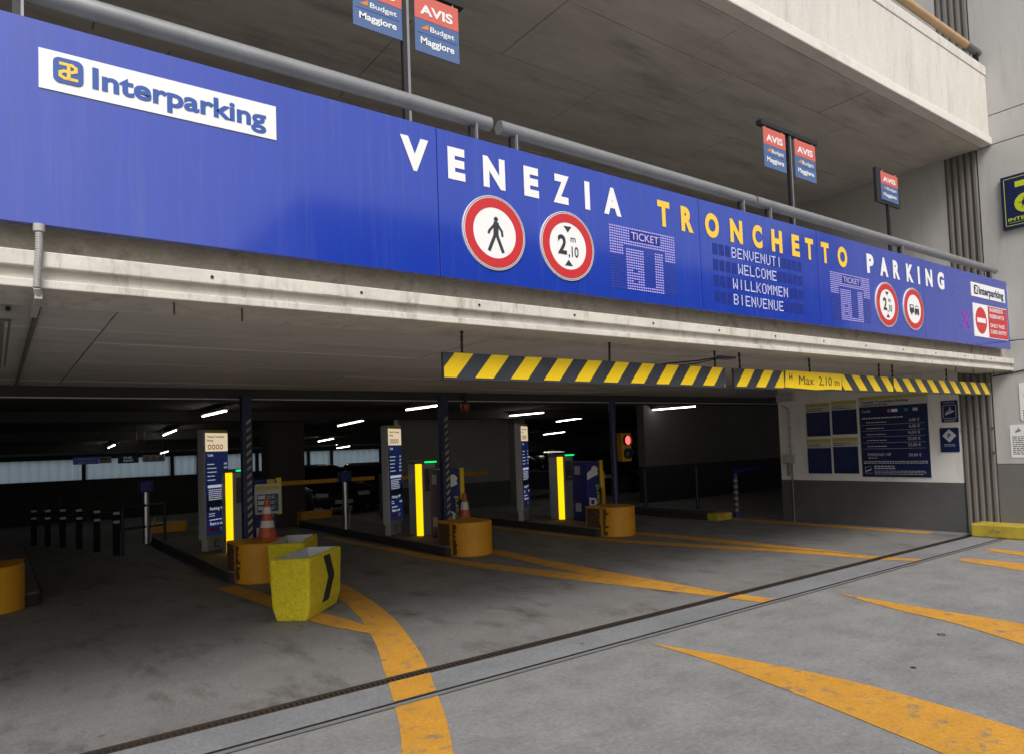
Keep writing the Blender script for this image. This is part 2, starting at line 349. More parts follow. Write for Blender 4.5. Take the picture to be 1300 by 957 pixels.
def smoothpts(pts, n=4):
    out = []
    for i in range(len(pts) - 1):
        p0 = pts[max(i - 1, 0)]; p1 = pts[i]; p2 = pts[i + 1]; p3 = pts[min(i + 2, len(pts) - 1)]
        for k in range(n):
            t = k / n
            out.append(tuple(0.5 * ((2 * p1[j]) + (-p0[j] + p2[j]) * t + (2 * p0[j] - 5 * p1[j] + 4 * p2[j] - p3[j]) * t * t + (-p0[j] + 3 * p1[j] - 3 * p2[j] + p3[j]) * t ** 3) for j in (0, 1)))
    out.append(pts[-1]); return out
def marking(left, right, parent_by_zone=True, z=0.004):
    """a painted band between two edge lines, cut where the drains run"""
    L, Rr = smoothpts(left), smoothpts(right)
    n = max(len(L), len(Rr))
    def res(P):
        d = [0]
        for a, b in zip(P, P[1:]): d.append(d[-1] + math.hypot(b[0] - a[0], b[1] - a[1]))
        out = []
        for i in range(n):
            s = d[-1] * i / (n - 1); k = 0
            while k < len(d) - 2 and d[k + 1] < s: k += 1
            t = 0 if d[k + 1] == d[k] else (s - d[k]) / (d[k + 1] - d[k])
            out.append((P[k][0] + t * (P[k + 1][0] - P[k][0]), P[k][1] + t * (P[k + 1][1] - P[k][1])))
        return out
    L, Rr = res(L), res(Rr)
    for lo, hi, par in ((4.801, 40, floor), (4.317, 4.688, strip), (-50, 4.219, ground)):
        mb = MB()
        for i in range(n - 1):
            q = clipY([L[i], L[i + 1], Rr[i + 1], Rr[i]], lo, hi)
            if len(q) < 3: continue
            a = sum(q[j][0] * q[(j + 1) % len(q)][1] - q[(j + 1) % len(q)][0] * q[j][1] for j in range(len(q)))
            if abs(a) < 1e-6: continue
            if a < 0: q = q[::-1]
            mb.add([(x, y, z) for x, y in q], [tuple(range(len(q)))])
        if mb.v: mb.build('painted_marking', PAINT, par)
# island 1 : broad curve from the bumper, with its left branch
marking([(2.95, 9.2), (3.06, 7.9), (2.89, 6.89), (2.70, 6.17), (2.50, 5.53), (2.30, 5.0), (2.12, 4.5), (1.75, 3.6), (1.2, 2.7), (.3, 1.7)],
        [(3.42, 9.2), (3.42, 8.4), (3.3, 7.55), (3.1, 6.52), (2.85, 5.64), (2.64, 5.0), (2.42, 4.46), (2.05, 3.6), (1.5, 2.6), (.6, 1.5)])
marking([(2.18, 9.5), (2.30, 8.4), (2.40, 7.2), (2.52, 6.5), (2.70, 5.95)], [(2.40, 9.5), (2.56, 8.4), (2.66, 7.2), (2.74, 6.6), (2.76, 6.3)], z=0.0055)
# island 2 : two bands meeting in a point
marking([(5.02, 13.5), (5.02, 12.27), (5.14, 9.0), (5.41, 7.01), (5.78, 5.34), (5.98, 4.30)],
        [(5.22, 13.5), (5.20, 12.6), (5.36, 9.3), (5.48, 8.3), (5.90, 6.4), (6.06, 5.3), (6.2, 4.30)])
marking([(6.00, 9.3), (5.84, 7.05), (5.86, 6.3)], [(6.33, 9.6), (6.18, 7.6), (6.12, 5.9), (6.10, 4.9)], z=0.0055)
# island 3
marking([(7.88, 13.5), (7.90, 12.1), (7.98, 9.1), (8.30, 7.4), (8.80, 5.8), (8.98, 4.7), (9.14, 4.30)],
        [(8.08, 13.5), (8.10, 12.1), (8.22, 9.2), (8.62, 7.4), (9.06, 5.8), (9.2, 4.8), (9.32, 4.30)])
marking([(8.85, 9.3), (8.95, 7.6), (9.0, 6.2)], [(9.12, 9.3), (9.27, 7.7), (9.26, 6.0), (9.24, 5.0)], z=0.0055)
# island 4, along the price wall
marking([(11.56, 9.1), (11.58, 7.5), (11.66, 5.3)], [(11.84, 9.1), (11.86, 7.7), (11.9, 5.3)])
# forecourt wedges
marking([(4.18, 4.10), (4.16, 3.55), (4.06, 2.95), (3.9, 2.2), (3.7, 1.4), (3.4, 0.4)], [(4.185, 4.10), (4.36, 3.35), (4.46, 2.64), (4.45, 2.1), (4.35, 1.4), (4.1, 0.4)])
marking([(6.83, 4.02), (6.54, 3.28), (6.41, 2.76), (6.10, 2.12), (5.7, 1.4)], [(6.835, 4.02), (6.78, 3.19), (6.74, 2.34), (6.6, 1.7), (6.4, 1.1)])
marking([(9.50, 3.98), (9.3, 3.4), (9.0, 2.4)], [(9.7, 3.98), (9.72, 3.4), (9.5, 2.4)])
marking([(10.5, 4.05), (10.25, 3.4), (9.9, 2.4)], [(10.7, 4.05), (10.55, 3.4), (10.3, 2.4)])

# ------------------------------------------------------------------ the garage building
gar = thing('parking_garage', 'multi-storey concrete car park with low dark entrance and upper balcony', 'building', (4, 4.2, 0))
MB().box(XL, 12.1, 4.225, 4.62, 2.60, 2.95).build('lintel_concrete', C_DIRT, gar)
ch = MB().box(XL, 12.095, 4.105, 4.225, 2.555, 2.632).build('steel_channel', CHAN_L, gar, bevel=0.006)
MB().box(XL, 12.095, 4.15, 4.62, 2.498, 2.555).build('channel_web', CHAN_L, ch)
MB().box(XL, 12.095, 4.118, 4.62, 2.455, 2.498).build('channel_flange', CHAN_L, ch, bevel=0.006)
for x_ in (1.62, 6.3, 10.1): MB().box(x_ - .05, x_ + .05, 4.10, 4.105, 2.56, 2.627).build('splice_plate', CHAN_L, ch)
for i in range(18):
    x = 0.95 + i * 0.86 if i < 13 else -0.4 - (i - 13) * .9
    if x > 12: continue
    MB(fr((x, 4.105, 2.593), (1, 0, 0), (0, 0, 1))).disc(0, 0, .009, 0, .006, 8).build('bolt', DKMET, ch)
MB().box(XL, 12.1, 4.135, 4.33, 2.95, 3.72).build('deck_parapet', C_WALL, gar)
MB().box(XL, XR, 4.62, YB, 2.70, 2.95).build('deck_slab', C_IN, gar)
# ceiling of the entrance bay: planks
ceil = MB().box(XL, XR, 4.62, 10.4, 2.60, 2.69).build('ceiling_bed', C_DARK, gar)
rows = [4.625 + .642 * i for i in range(10)]
pl = None
for i in range(9):
    for j in range(12):
        x0 = 0.63 - 2.85 * 4 + 2.85 * j
        if x0 > 12.2: continue
        if pl is None:
            pl = MB().box(.006, 2.844, .004, .637, 0, .05).build('ceiling_plank', C_CEIL, ceil, bevel=0.004); o = pl
        else:
            o = pl.copy(); COL.objects.link(o)
        o.location = (x0, rows[i], 2.55 + random.uniform(-.004, .004))
# seams between the plank columns and inner beams
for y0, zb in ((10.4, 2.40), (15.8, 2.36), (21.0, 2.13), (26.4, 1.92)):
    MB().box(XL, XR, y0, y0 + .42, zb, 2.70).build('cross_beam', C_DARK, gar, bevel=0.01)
MB().box(XL, XR, 10.395, 10.40, 2.40, 2.415).build('beam_edge_strip', CHAN_L, gar)
g = MB()
zc = lambda y: 2.56 + zf(y)
for a, b in ((10.82, 15.8), (16.22, 21.0), (21.42, 26.4), (26.82, YB)):
    g.add([(XL, a, zc(a)), (XR, a, zc(a)), (XR, b, zc(b)), (XL, b, zc(b)), (XL, a, 2.7), (XR, a, 2.7), (XR, b, 2.7), (XL, b, 2.7)],
          [(3, 2, 1, 0), (4, 5, 6, 7), (0, 1, 5, 4), (1, 2, 6, 5), (2, 3, 7, 6), (3, 0, 4, 7)])
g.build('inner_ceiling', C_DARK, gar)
MB().box(XL - .3, XL, 4.22, YB + .3, -.8, 6.2).build('light_block_wall', C_DARK, gar)  # end wall added to keep daylight out of the garage
MB().box(XR, XR + .3, 4.22, YB + .3, -.8, 6.2).build('light_block_wall', C_DARK, gar)  # opposite end wall, likewise added to block light
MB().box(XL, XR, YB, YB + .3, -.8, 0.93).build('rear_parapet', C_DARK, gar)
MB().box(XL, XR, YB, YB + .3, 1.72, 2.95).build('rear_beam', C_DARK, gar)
# translucent ribbed sheets in the rear opening, between dark mullions
def ribbed(x0, x1, z0, z1, y, pitch=.30, dep=.09):
    mb = MB(); n = int((x1 - x0) / pitch * 2); vs = []
    for i in range(n + 1):
        xx = x0 + (x1 - x0) * i / n; yy = y + (dep if (i // 1) % 2 else 0)
        vs += [(xx, yy, z0), (xx, yy, z1)]
    mb.add(vs, [(2 * i, 2 * i + 2, 2 * i + 3, 2 * i + 1) for i in range(n)])
    return mb
edges = [XL, -9, -6, -3, -.2, 2.8, 5.9, 6.9, 9.3, 11.6, 12.7, 15.2, 18, 21, XR]
for a, b in zip(edges, edges[1:]):
    ribbed(a + .05, b - .05, .93, 1.72, YB + .1).build('rear_sheet', TRANSL, gar)
for e in edges[1:-1]:
    MB().box(e - .06, e + .06, YB + .04, YB + .22, .93, 1.72).build('mullion', C_DARK, gar)
# columns, wall pieces deep inside
MB().box(4.9, 5.7, 16.3, 16.9, -.1, 2.6).build('column', C_DARK, gar, bevel=0.02)
MB().box(-3.2, -2.6, 16.3, 16.9, -.1, 2.6).build('column', C_IN, gar, bevel=0.02)
MB().box(8.55, 12.1, 17.25, 17.5, .62, 2.6).build('inner_wall', C_IN, gar)
MB().box(8.55, 12.1, 17.24, 17.51, -.1, .62).build('inner_wall_dado', DADO, gar)
MB().box(12.1, 12.45, 16.9, 17.52, -.1, 2.6).build('column', C_IN, gar, bevel=0.02)
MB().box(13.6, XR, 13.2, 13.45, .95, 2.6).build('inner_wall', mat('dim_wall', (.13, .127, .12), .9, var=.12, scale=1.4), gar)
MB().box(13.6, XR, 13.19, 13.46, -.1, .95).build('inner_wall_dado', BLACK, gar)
# price wall beside the entrance
MB().box(12.10, 12.45, 4.9, 8.15, .78, 2.55).build('price_wall', WALLW, gar)
MB().box(12.096, 12.454, 4.9, 8.155, 0, .78).build('price_wall_dado', DADO, gar)
# outer side wall, cast in bays with open joints
MB().box(12.14, 13.0, 1.5, 4.42, 0, 10).build('side_wall_core', C_DARK, gar)
zz = [1.07, 2.90, 5.905, 6.36, 8.9, 10.0]
for a, b in zip(zz, zz[1:]):
    MB().box(12.10, 12.139, 1.5, 4.42, a + .006, b - .006).build('wall_bay', C_WALL, gar, bevel=0.005)
MB().box(12.102, 12.139, 1.5, 4.42, 0, 1.07).build('side_wall_dado', DADO2, gar)
# ribbed joint cover between the two walls, full height
cv = MB().box(12.13, 12.6, 4.42, 4.9, 0, 10).build('joint_cover', CORR, gar)
for i in range(5):
    y = 4.425 + i * .094
    MB().add([(12.13, y + .005, 0), (12.085, y + .025, 0), (12.085, y + .062, 0), (12.13, y + .085, 0),
              (12.13, y + .005, 10), (12.085, y + .025, 10), (12.085, y + .062, 10), (12.13, y + .085, 10)],
             [(0, 1, 5, 4), (1, 2, 6, 5), (2, 3, 7, 6), (4, 5, 6, 7)]).build('cover_rib', CORR, cv)
for z, y in ((1.62, 4.44), (1.25, 4.44), (1.62, 4.66), (1.62, 4.87)):
    MB(fr((12.083, y, z), (0, -1, 0), (0, 0, 1))).disc(0, 0, .014, -.01, .012, 8).build('cover_bolt', CHROME, cv)
# upper storey
MB().box(12.10, 12.45, 4.9, 20, 2.95, 5.9).build('upper_side_wall', C_WALL, gar)
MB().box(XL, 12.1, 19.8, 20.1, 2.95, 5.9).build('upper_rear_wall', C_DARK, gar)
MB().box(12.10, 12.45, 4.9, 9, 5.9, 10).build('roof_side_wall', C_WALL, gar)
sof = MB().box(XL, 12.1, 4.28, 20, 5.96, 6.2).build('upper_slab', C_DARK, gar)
yy = [4.36, 5.09, 6.22, 8.1, 10.5, 13, 16.5, 20]
for i in range(7):
    off = (0.75, 0.0, 1.1, 0.4, .9, .2, 1.2)[i]
    xs = [12.1] + [12.1 - off - 2.55 * k for k in range(0 if off else 1, 11)]
    for a, b in zip(xs[1:], xs):
        a = max(a, XL)
        if b <= XL + .1 or b - a < .05: continue
        MB().box(a + .005, b - .005, yy[i] + .005, yy[i + 1] - .005, 5.9 + random.uniform(0, .006), 5.97).build('soffit_panel', C_SOF, sof, bevel=0.003)
MB().box(XL, 12.095, 4.20, 4.36, 5.9, 6.02).build('balcony_lip', C_LIP, gar, bevel=0.012)
MB().box(XL, 12.095, 4.235, 4.42, 6.02, 6.98).build('balcony_parapet', C_PAR, gar)
MB().box(XL, 12.095, 4.222, 4.45, 6.98, 7.13).build('balcony_cap', C_PAR, gar, bevel=0.01)
gar['category'] = 'building'
WORLD = [gar]
# ------------------------------------------------------------------ the long blue sign
SF = fr((0, 4.08, 0), (1, 0, 0), (0, 0, 1))          # sign plane: x along the facade, y up, z out to the street
sg = thing('facade_sign', 'long glossy blue entrance sign board lettered across the facade', 'sign board', (4, 4.12, 2.755)); WORLD.append(sg)
SZ0, SZ1 = 2.755, 3.752
js = [-8.2, -5.4, -2.6, 2.358, 5.009, 6.892, 9.261, 11.93]
for a, b in zip(js, js[1:]):
    plate('sign_panel', SF, a + .003, b - .003, SZ0, SZ1, -.05, 0, BLUE, sg)
LW = dict(V=.205, E=.135, N=.185, Z=.155, I=.052, A=.19, T=.15, R=.16, O=.195, C=.155, H=.18, P=.155, K=.175, G=.19)
for c, x in zip('VENEZIA', (2.192, 2.507, 2.815, 3.141, 3.424, 3.685, 3.953)):
    text_part('letter', c, SF, WHITE, sg, x, 3.425, .235, wd=LW[c], z=.004, bold=.055, align='C')
for c, x in zip('TRONCHETTO', (4.549, 4.849, 5.185, 5.537, 5.859, 6.177, 6.499, 6.746, 7.042, 7.386)):
    text_part('letter', c, SF, YELLOW_L, sg, x, 3.425, .235, wd=LW[c], z=.004, bold=.055, align='C')
for c, x in zip('PARKING', (7.978, 8.289, 8.583, 8.919, 9.151, 9.425, 9.756)):
    text_part('letter', c, SF, WHITE, sg, x, 3.425, .235, wd=LW[c], z=.004, bold=.055, align='C')
def logo(F, parent, x, y, s, mark=YELLOW_L, field=LOGO_B, z=.004):
    b = MB(F).prism(rounded(x, x + s, y, y + s, s * .22), z - .003, z).build('logo_field', field, parent)
    k = s * .56; ox, oy = x + s * .22, y + s * .2
    P = lambda *q: [(ox + a * k, oy + c * k) for a, c in q]
    mb = MB(F); wd = s * .115
    mb.stroke(P((.05, 1), (.72, 1), (.95, .86), (.95, .62), (.72, .5), (.25, .5), (.03, .38), (.03, .12), (.25, 0), (1.0, 0)), wd, z - .001, z + .002)
    mb.stroke(P((.52, .95), (.52, .05)), wd, z - .001, z + .0035)
    mb.build('logo_mark', mark, b)
    return b
wp = plate('name_plate', SF, .18, 1.303, 3.42, 3.617, 0, .006, WHITE, sg)
logo(SF, wp, .237, 3.465, .125, z=.011)
text_part('lettering', 'Interparking', SF, LOGO_B, wp, .40, 3.472, .116, wd=.846, z=.009, bold=.03)
sp = plate('name_plate', SF, 10.67, 11.82, 3.43, 3.626, 0, .006, WHITE, sg)
logo(SF, sp, 10.75, 3.468, .125, mark=WHITE, field=BLACK, z=.011)
text_part('lettering', 'Interparking', SF, NAVY, sp, 10.91, 3.474, .116, wd=.85, z=.009, bold=.03)
def roundel(x, z, r):
    o = MB(SF).disc(x, z, r, 0, .012, 56).build('roundel', WHITE, sg)
    MB(SF).ring(x, z, r * .955, r * .985, .012, .0135).build('rim_line', mat('rim_grey', (.25, .25, .27), .4), o)
    MB(SF).ring(x, z, r * .685, r * .935, .012, .0145).build('red_ring', RED, o)
    return o
PIC = mat('pictogram_grey', (0.035, 0.037, 0.042), 0.45)
r1 = roundel(2.797, 3.105, .262)
mb = MB(SF); cx, cz = 2.797, 3.105
mb.disc(cx + .012, cz + .098, .0175, .012, .0148, 16)
for pts, wd in ((((.012, .062), (.008, -.012)), .042), (((-.003, .058), (-.045, .012), (-.052, -.004)), .017), (((.028, .058), (.058, .018), (.062, -.012)), .017),
                (((.0, -.015), (-.05, -.122)), .024), (((.016, -.015), (.062, -.125)), .024)):
    mb.stroke([(cx + a, cz + b) for a, b in pts], wd, .012, .0148 + .0004 * wd * 10)
mb.build('pedestrian_figure', PIC, r1)
def height_sign(x, z):
    o = roundel(x, z, .262)
    mb = MB(SF)
    add_text(mb, '2', x - .10, z - .068, .155, wd=.085, z=.0145, bold=.03)
    add_text(mb, 'm', x + .025, z + .035, .055, wd=.05, z=.0145, bold=.012)
    add_text(mb, ',10', x + .0, z - .078, .085, wd=.10, z=.0145, bold=.015)
    for s in (1, -1): mb.prism([(x - .038, z + s * .150), (x + .038, z + s * .150), (x, z + s * .105)], .012, .0147)
    mb.build('height_figures', PIC, o)
height_sign(3.463, 3.105); height_sign(8.302, 3.093)
r4 = roundel(8.955, 3.097, .258)
mb = MB(SF); cx, cz = 8.955, 3.097
def PT(q): return [(cx + a, cz + b) for a, b in q]
mb.prism(PT([(-.11, -.045), (-.11, .05), (-.015, .05), (-.005, .0), (-.005, -.045)]), .012, .0147)
mb.prism(PT([(.012, -.045), (.012, .0), (.03, .005), (.048, .045), (.10, .045), (.118, .005), (.125, -.045)]), .012, .0147)
for a in (-.07, .035, .10): mb.disc(cx + a, cz - .05, .022, .012, .0155, 14)
mb.build('trailer_pictogram', PIC, r4)
MB(SF).prism(PT([(-.092, .012), (-.092, .036), (-.03, .036), (-.03, .012)]), .0147, .0156).build('pictogram_window', WHITE, r4)
MB(SF).prism(PT([(.04, .008), (.055, .034), (.093, .034), (.105, .008)]), .0147, .0156).build('pictogram_window', WHITE, r4)

FONT57 = {'B': '11110 10001 10001 11110 10001 10001 11110', 'E': '11111 10000 10000 11110 10000 10000 11111', 'N': '10001 11001 10101 10101 10011 10001 10001',
          'V': '10001 10001 10001 10001 10001 01010 00100', 'U': '10001 10001 10001 10001 10001 10001 01110', 'T': '11111 00100 00100 00100 00100 00100 00100',
          'I': '00100 00100 00100 00100 00100 00100 00100', 'W': '10001 10001 10001 10101 10101 11011 10001', 'L': '10000 10000 10000 10000 10000 10000 11111',
          'C': '01110 10001 10000 10000 10000 10001 01110', 'O': '01110 10001 10001 10001 10001 10001 01110', 'M': '10001 11011 10101 10101 10001 10001 10001',
          'K': '10001 10010 10100 11000 10100 10010 10001'}
cell = None
for r_, (word, lead) in enumerate((('BENVENUTI', 3), ('WELCOME', 4), ('WILLKOMMEN', 3), ('BIENVENUE', 3))):
    z0 = 3.279 - .146 * r_; mb = MB(SF)
    for k in range(16):
        x0 = 5.181 + k * .0889
        if cell is None: cell = MB(SF).box(0, .070, 0, .100, 0, .002).build('led_cell', CELL, sg); o = cell
        else: o = cell.copy(); COL.objects.link(o)
        o.location = (x0, 0, z0)
        if lead <= k < lead + len(word):
            for ry, row in enumerate(FONT57[word[k - lead]].split()):
                for rx, bit in enumerate(row):
                    if bit == '1':
                        px, py = x0 + .003 + rx * .0138, z0 + .100 - .0145 - ry * .0142
                        mb.box(px, px + .0112, py, py + .0115, .002, .0045)
    mb.build('led_text', LEDW, sg)
def ticket_matrix(x0, x1):
    z0, z1 = 2.842, 3.358; nx, ny = 30, 24; W_, H_ = (x1 - x0) / nx, (z1 - z0) / ny
    lit = set()
    for i in range(nx):
        for j in range(ny):
            a, b = i / nx, j / ny          # j from the top
            if b < .27 or (b < .44 and (a < .18 or a > .80)): lit.add((i, j))
            if .30 <= b < .96 and (.22 < a < .48 or .64 < a < .78): lit.add((i, j))
            if .90 <= b < .96 and .48 <= a <= .64: lit.add((i, j))
            if .5 < b < .9 and .33 < a < .38 and j % 4 == 0: lit.discard((i, j))
    A, Bm = MB(SF), MB(SF)
    for i in range(nx):
        for j in range(ny):
            px, pz = x0 + (i + .18) * W_, z1 - (j + .82) * H_
            (A if (i, j) in lit else Bm).add([(px, pz, .003), (px + W_ * .70, pz, .003), (px + W_ * .70, pz + H_ * .46, .003), (px, pz + H_ * .46, .003)], [(0, 1, 2, 3)])
    o = plate('led_matrix', SF, x0, x1, z0, z1, 0, .0015, BLUE, sg)
    MB(SF).box(x0 + (x1 - x0) * .30, x0 + (x1 - x0) * .76, z1 - .108, z1 - .022, .0015, .0042).build('word_field', CELL, o)
    add_text(MB(SF), 'TICKET', x0 + (x1 - x0) * .32, z1 - .098, .066, wd=(x1 - x0) * .42, z=.0050, bold=.01).build('lettering', LEDV, o)
    A.build('ticket_symbol', LEDV, o)['kind'] = 'stuff'; Bm.build('unlit_dots', LEDD, o)['kind'] = 'stuff'
ticket_matrix(3.90, 4.67); ticket_matrix(7.112, 7.93)
MB(SF).stroke([(10.345, 3.20), (10.545, 2.99)], .035, 0, .003).stroke([(10.545, 3.20), (10.345, 2.99)], .035, 0, .0042).build('led_cross', PURPLE, sg)
np_ = plate('no_entry_plate', SF, 10.69, 11.85, 2.878, 3.338, 0, .006, WHITE, sg)
plate('red_field', SF, 11.175, 11.84, 2.888, 3.328, .006, .0085, RED, np_)
MB(SF).disc(10.93, 3.108, .185, .006, .009).build('no_entry_disc', RED, np_)
plate('no_entry_bar', SF, 10.79, 11.07, 3.075, 3.14, .009, .0115, WHITE, np_)
mb = MB(SF)
for i, t_ in enumerate(('INGRESSO', 'RISERVATO', 'ONLY PASS', 'CARD ENTRY')):
    add_text(mb, t_, 11.22, (3.255, 3.165, 3.035, 2.945)[i], .058, wd=(.47, .5, .5, .56)[i], z=.0115, bold=.02)
mb.build('lettering', WHITE, np_)

# conduit dropping from the sign at the left, clamp on the beam
cn = thing('flexible_conduit', 'short ribbed grey conduit dropping from the blue sign to the ceiling', 'conduit', (.175, 4.1, 2.44)); WORLD.append(cn)
mb = MB()
pts = [(.178, 4.085, 2.735), (.178, 4.08, 2.64), (.172, 4.08, 2.55), (.168, 4.085, 2.45), (.175, 4.11, 2.42)]
for a, b in zip(pts, pts[1:]):
    A_, B_ = Vector(a), Vector(b); n = max(2, int((B_ - A_).length / .011))
    for k in range(n):
        mb.tube(A_.lerp(B_, k / n), A_.lerp(B_, (k + .62) / n), .0165, 12); mb.tube(A_.lerp(B_, (k + .62) / n), A_.lerp(B_, (k + 1) / n), .0135, 12, cap=False)
mb.build('ribbed_hose', PLAST, cn, smooth=True)
MB().tube((.178, 4.085, 2.755), (.178, 4.085, 2.72), .024, 14).build('gland', PLAST, cn)
MB().box(.16, .19, 4.10, 4.65, 2.40, 2.43).build('elbow', PLAST, cn)
MB().tube((.215, 4.66, 2.53), (.215, 10.3, 2.53), .016, 10).build('ceiling_pipe', DADO2, cn)
fx = thing('ceiling_bracket', 'small box shaped metal bracket hung under the ceiling at far left', 'bracket', (.05, 5.0, 2.4)); WORLD.append(fx)
MB().box(-.25, .11, 4.95, 5.2, 2.46, 2.52).build('bracket_plate', PLAST, fx, bevel=.004)
for x in (.0, .07): MB().tube((x, 4.93, 2.49), (x, 4.95, 2.49), .014, 10).build('bolt', DKMET, fx)
MB().box(.03, .055, 5.1, 7.4, 2.42, 2.46).box(.075, .085, 5.1, 7.4, 2.43, 2.455).build('cable_tray', DADO2, fx)

# ------------------------------------------------------------------ handrails over the sign
def handrail(x0, x1, posts, label):
    t = thing('handrail', label, 'handrail', ((x0 + x1) / 2, 4.2, 3.72), group='grey handrails above the blue sign'); WORLD.append(t)
    MB().tube((x0, 4.2, 3.945), (x1, 4.2, 3.945), .052, 24).build('rail_tube', STEEL, t, smooth=True)
    for p in posts:
        MB().box(p - .006, p + .006, 4.16, 4.24, 3.70, 3.91).build('post', STEEL, t)
        MB().box(p - .04, p - .006, 4.185, 4.215, 3.72, 3.90).build('post', DKMET, t)
    return t
handrail(-8.1, 2.872, (-6.9, -4.2, -1.8, .12, 2.74), 'grey tubular handrail above the white name plate, leftmost of three')
handrail(2.955, 5.985, (3.09, 5.80), 'grey tubular handrail above the VENEZIA roundels, middle of three')
handrail(6.02, 11.86, (6.24, 8.98, 11.66), 'grey tubular handrail over the TRONCHETTO PARKING lettering, rightmost of three')
t = thing('handrail', 'tan orange handrail along the top of the upper concrete balcony', 'handrail', (6, 4.3, 7.13)); WORLD.append(t)
MB().tube((XL, 4.3, 7.36), (11.62, 4.3, 7.36), .055, 24).build('rail_tube', TAN, t, smooth=True)
MB().tube((11.62, 4.3, 7.36), (12.06, 4.3, 7.36), .057, 24).build('end_sleeve', DADO2, t, smooth=True)
for x in (11.95, 9.2, 6.4, 3.6, .8): MB().box(x - .008, x + .008, 4.26, 4.34, 7.10, 7.33).build('post', DKMET, t)
MB().tube((8.0, 4.36, 7.24), (12.0, 4.36, 7.24), .02, 8).build('lower_rail', DKMET, t)

# ------------------------------------------------------------------ rental banners on posts
def banner(F, x0, x1, z0, z1, parent, k=1.0):
    W_, H_ = x1 - x0, z1 - z0
    o = plate('banner', F, x0, x1, z0, z1, -.004, .004, BANNER_B, parent)
    plate('banner_head', F, x0 + .001, x1 - .001, z0 + H_ * .58, z1 - .001, .004, .006, SALMON, o)
    for s in (.12, .88): MB(F).box(x0 + W_ * s - .006, x0 + W_ * s + .006, z1 - .01, z1 + .022, -.003, .003).build('banner_clip', LABELW, o)
    mb = MB(F)
    add_text(mb, 'AVIS', x0 + W_ * .12, z0 + H_ * .67, H_ * .18, wd=W_ * .74, z=.0078, bold=.03)
    add_text(mb, 'Budget', x0 + W_ * .34, z0 + H_ * .40, H_ * .10, wd=W_ * .55, z=.0062, bold=.012)
    add_text(mb, 'Maggiore', x0 + W_ * .12, z0 + H_ * .15, H_ * .13, wd=W_ * .76, z=.0062, bold=.025)
    mb.build('lettering', WHITE, o)
    MB(F).prism([(x0 + W_ * .12, z0 + H_ * .41), (x0 + W_ * .30, z0 + H_ * .41), (x0 + W_ * .30, z0 + H_ * .51)], .004, .0062).build('logo_wedge', BORANGE, o)
    plate('divider', F, x0 + .02, x1 - .02, z0 + H_ * .335, z0 + H_ * .341, .004, .006, LOGO_B, o)
    return o
BF = fr((0, 4.6, 0), (1, 0, 0), (0, 0, 1))
def tpost(px, z_top, lx, rx, zl, zr, label):
    t = thing('banner_post', label, 'banner post', (px, 4.62, 2.95), group='rental banners on the upper deck'); WORLD.append(t)
    MB().box(px - .03, px + .005, 4.60, 4.64, 2.95, z_top).build('post', DKMET, t)
    MB().box(px + .005, px + .025, 4.60, 4.64, 2.95, z_top).build('post_face', STEEL, t)
    MB().box(lx[0] - .04, rx[1] + .05, 4.585, 4.655, z_top, z_top + .05).build('cross_bar', DKMET, t)
    banner(BF, lx[0], lx[1], zl, z_top - .02, t); banner(BF, rx[0], rx[1], zr, z_top - .02, t)
tpost(2.435, 5.035, (2.02, 2.40), (2.505, 2.885), 4.61, 4.575, 'tall black T-shaped post with two rental banners, left of VENEZIA')
tpost(7.33, 5.07, (6.81, 7.23), (7.41, 7.84), 4.60, 4.60, 'black T-shaped post with two rental banners above TRONCHETTO')
t = thing('banner_post', 'single black framed rental banner on a thin post above PARKING', 'banner post', (9.62, 4.62, 2.95), group='rental banners on the upper deck'); WORLD.append(t)
MB().box(9.60, 9.65, 4.615, 4.65, 2.95, 4.73).build('post', DKMET, t)
MB(BF).box(9.30, 9.93, 4.66, 5.12, -.045, -.006).build('frame', BLACK, t)
banner(BF, 9.40, 9.86, 4.70, 5.08, t)

# ------------------------------------------------------------------ striped height bars on chains
HF = fr((0, 4.36, 0), (1, 0, 0), (0, 0, 1))
def stripes(F, x0, x1, z0, z1, pitch, lean, parent, off=0.0):
    mb = MB(F); k = -2; h = z1 - z0
    def clipX(poly):
        p = clipY([(b, a) for a, b in poly], x0, x1); return [(b, a) for a, b in p]
    while x0 + k * pitch < x1 + .3:
        a = x0 + off + k * pitch
        q = clipX([(a, z0), (a + pitch * .5, z0), (a + pitch * .5 + lean, z1), (a + lean, z1)]); k += 1
        if len(q) >= 3: mb.prism(q, .0, .0025)
    return mb.build('yellow_stripes', HAZY, parent)
def chain(x, z0, z1, parent, y=4.36):
    mb = MB(); z = z0; k = 0
    while z < z1:
        sx, sy = (.011, .003) if k % 2 else (.003, .011)
        xo = .006 * math.sin(z * 9 + x)
        mb.box(x - sx + xo, x + sx + xo, y + .012 - sy, y + .012 + sy, z, min(z + .036, z1)); z += .028; k += 1
    return mb.build('chain', RUST, parent)
hb = thing('height_bar', 'yellow and black striped height bar hung on chains, left of the two', 'height bar', (4.2, 4.36, 2.12), group='striped height bars over the entrance'); WORLD.append(hb)
MB(HF).box(2.52, 5.635, 2.10, 2.295, -.03, 0).build('bar', HAZB, hb, bevel=.002)
stripes(HF, 2.525, 5.63, 2.118, 2.293, .315, .15, hb, off=-.06)
for x in (2.69, 4.13, 5.50): chain(x, 2.297, 2.456, hb)
hb = thing('height_bar', 'yellow and black striped height bar with the H Max plate, right of the two', 'height bar', (9, 4.36, 2.12), group='striped height bars over the entrance'); WORLD.append(hb)
MB(HF).box(5.775, 8.92, 2.10, 2.295, -.03, 0).build('bar', HAZB, hb, bevel=.002)
MB(HF).box(8.935, 11.87, 2.105, 2.29, -.03, 0).build('bar', HAZB, hb, bevel=.002)
stripes(HF, 5.78, 6.60, 2.118, 2.293, .315, .15, hb, off=.02)
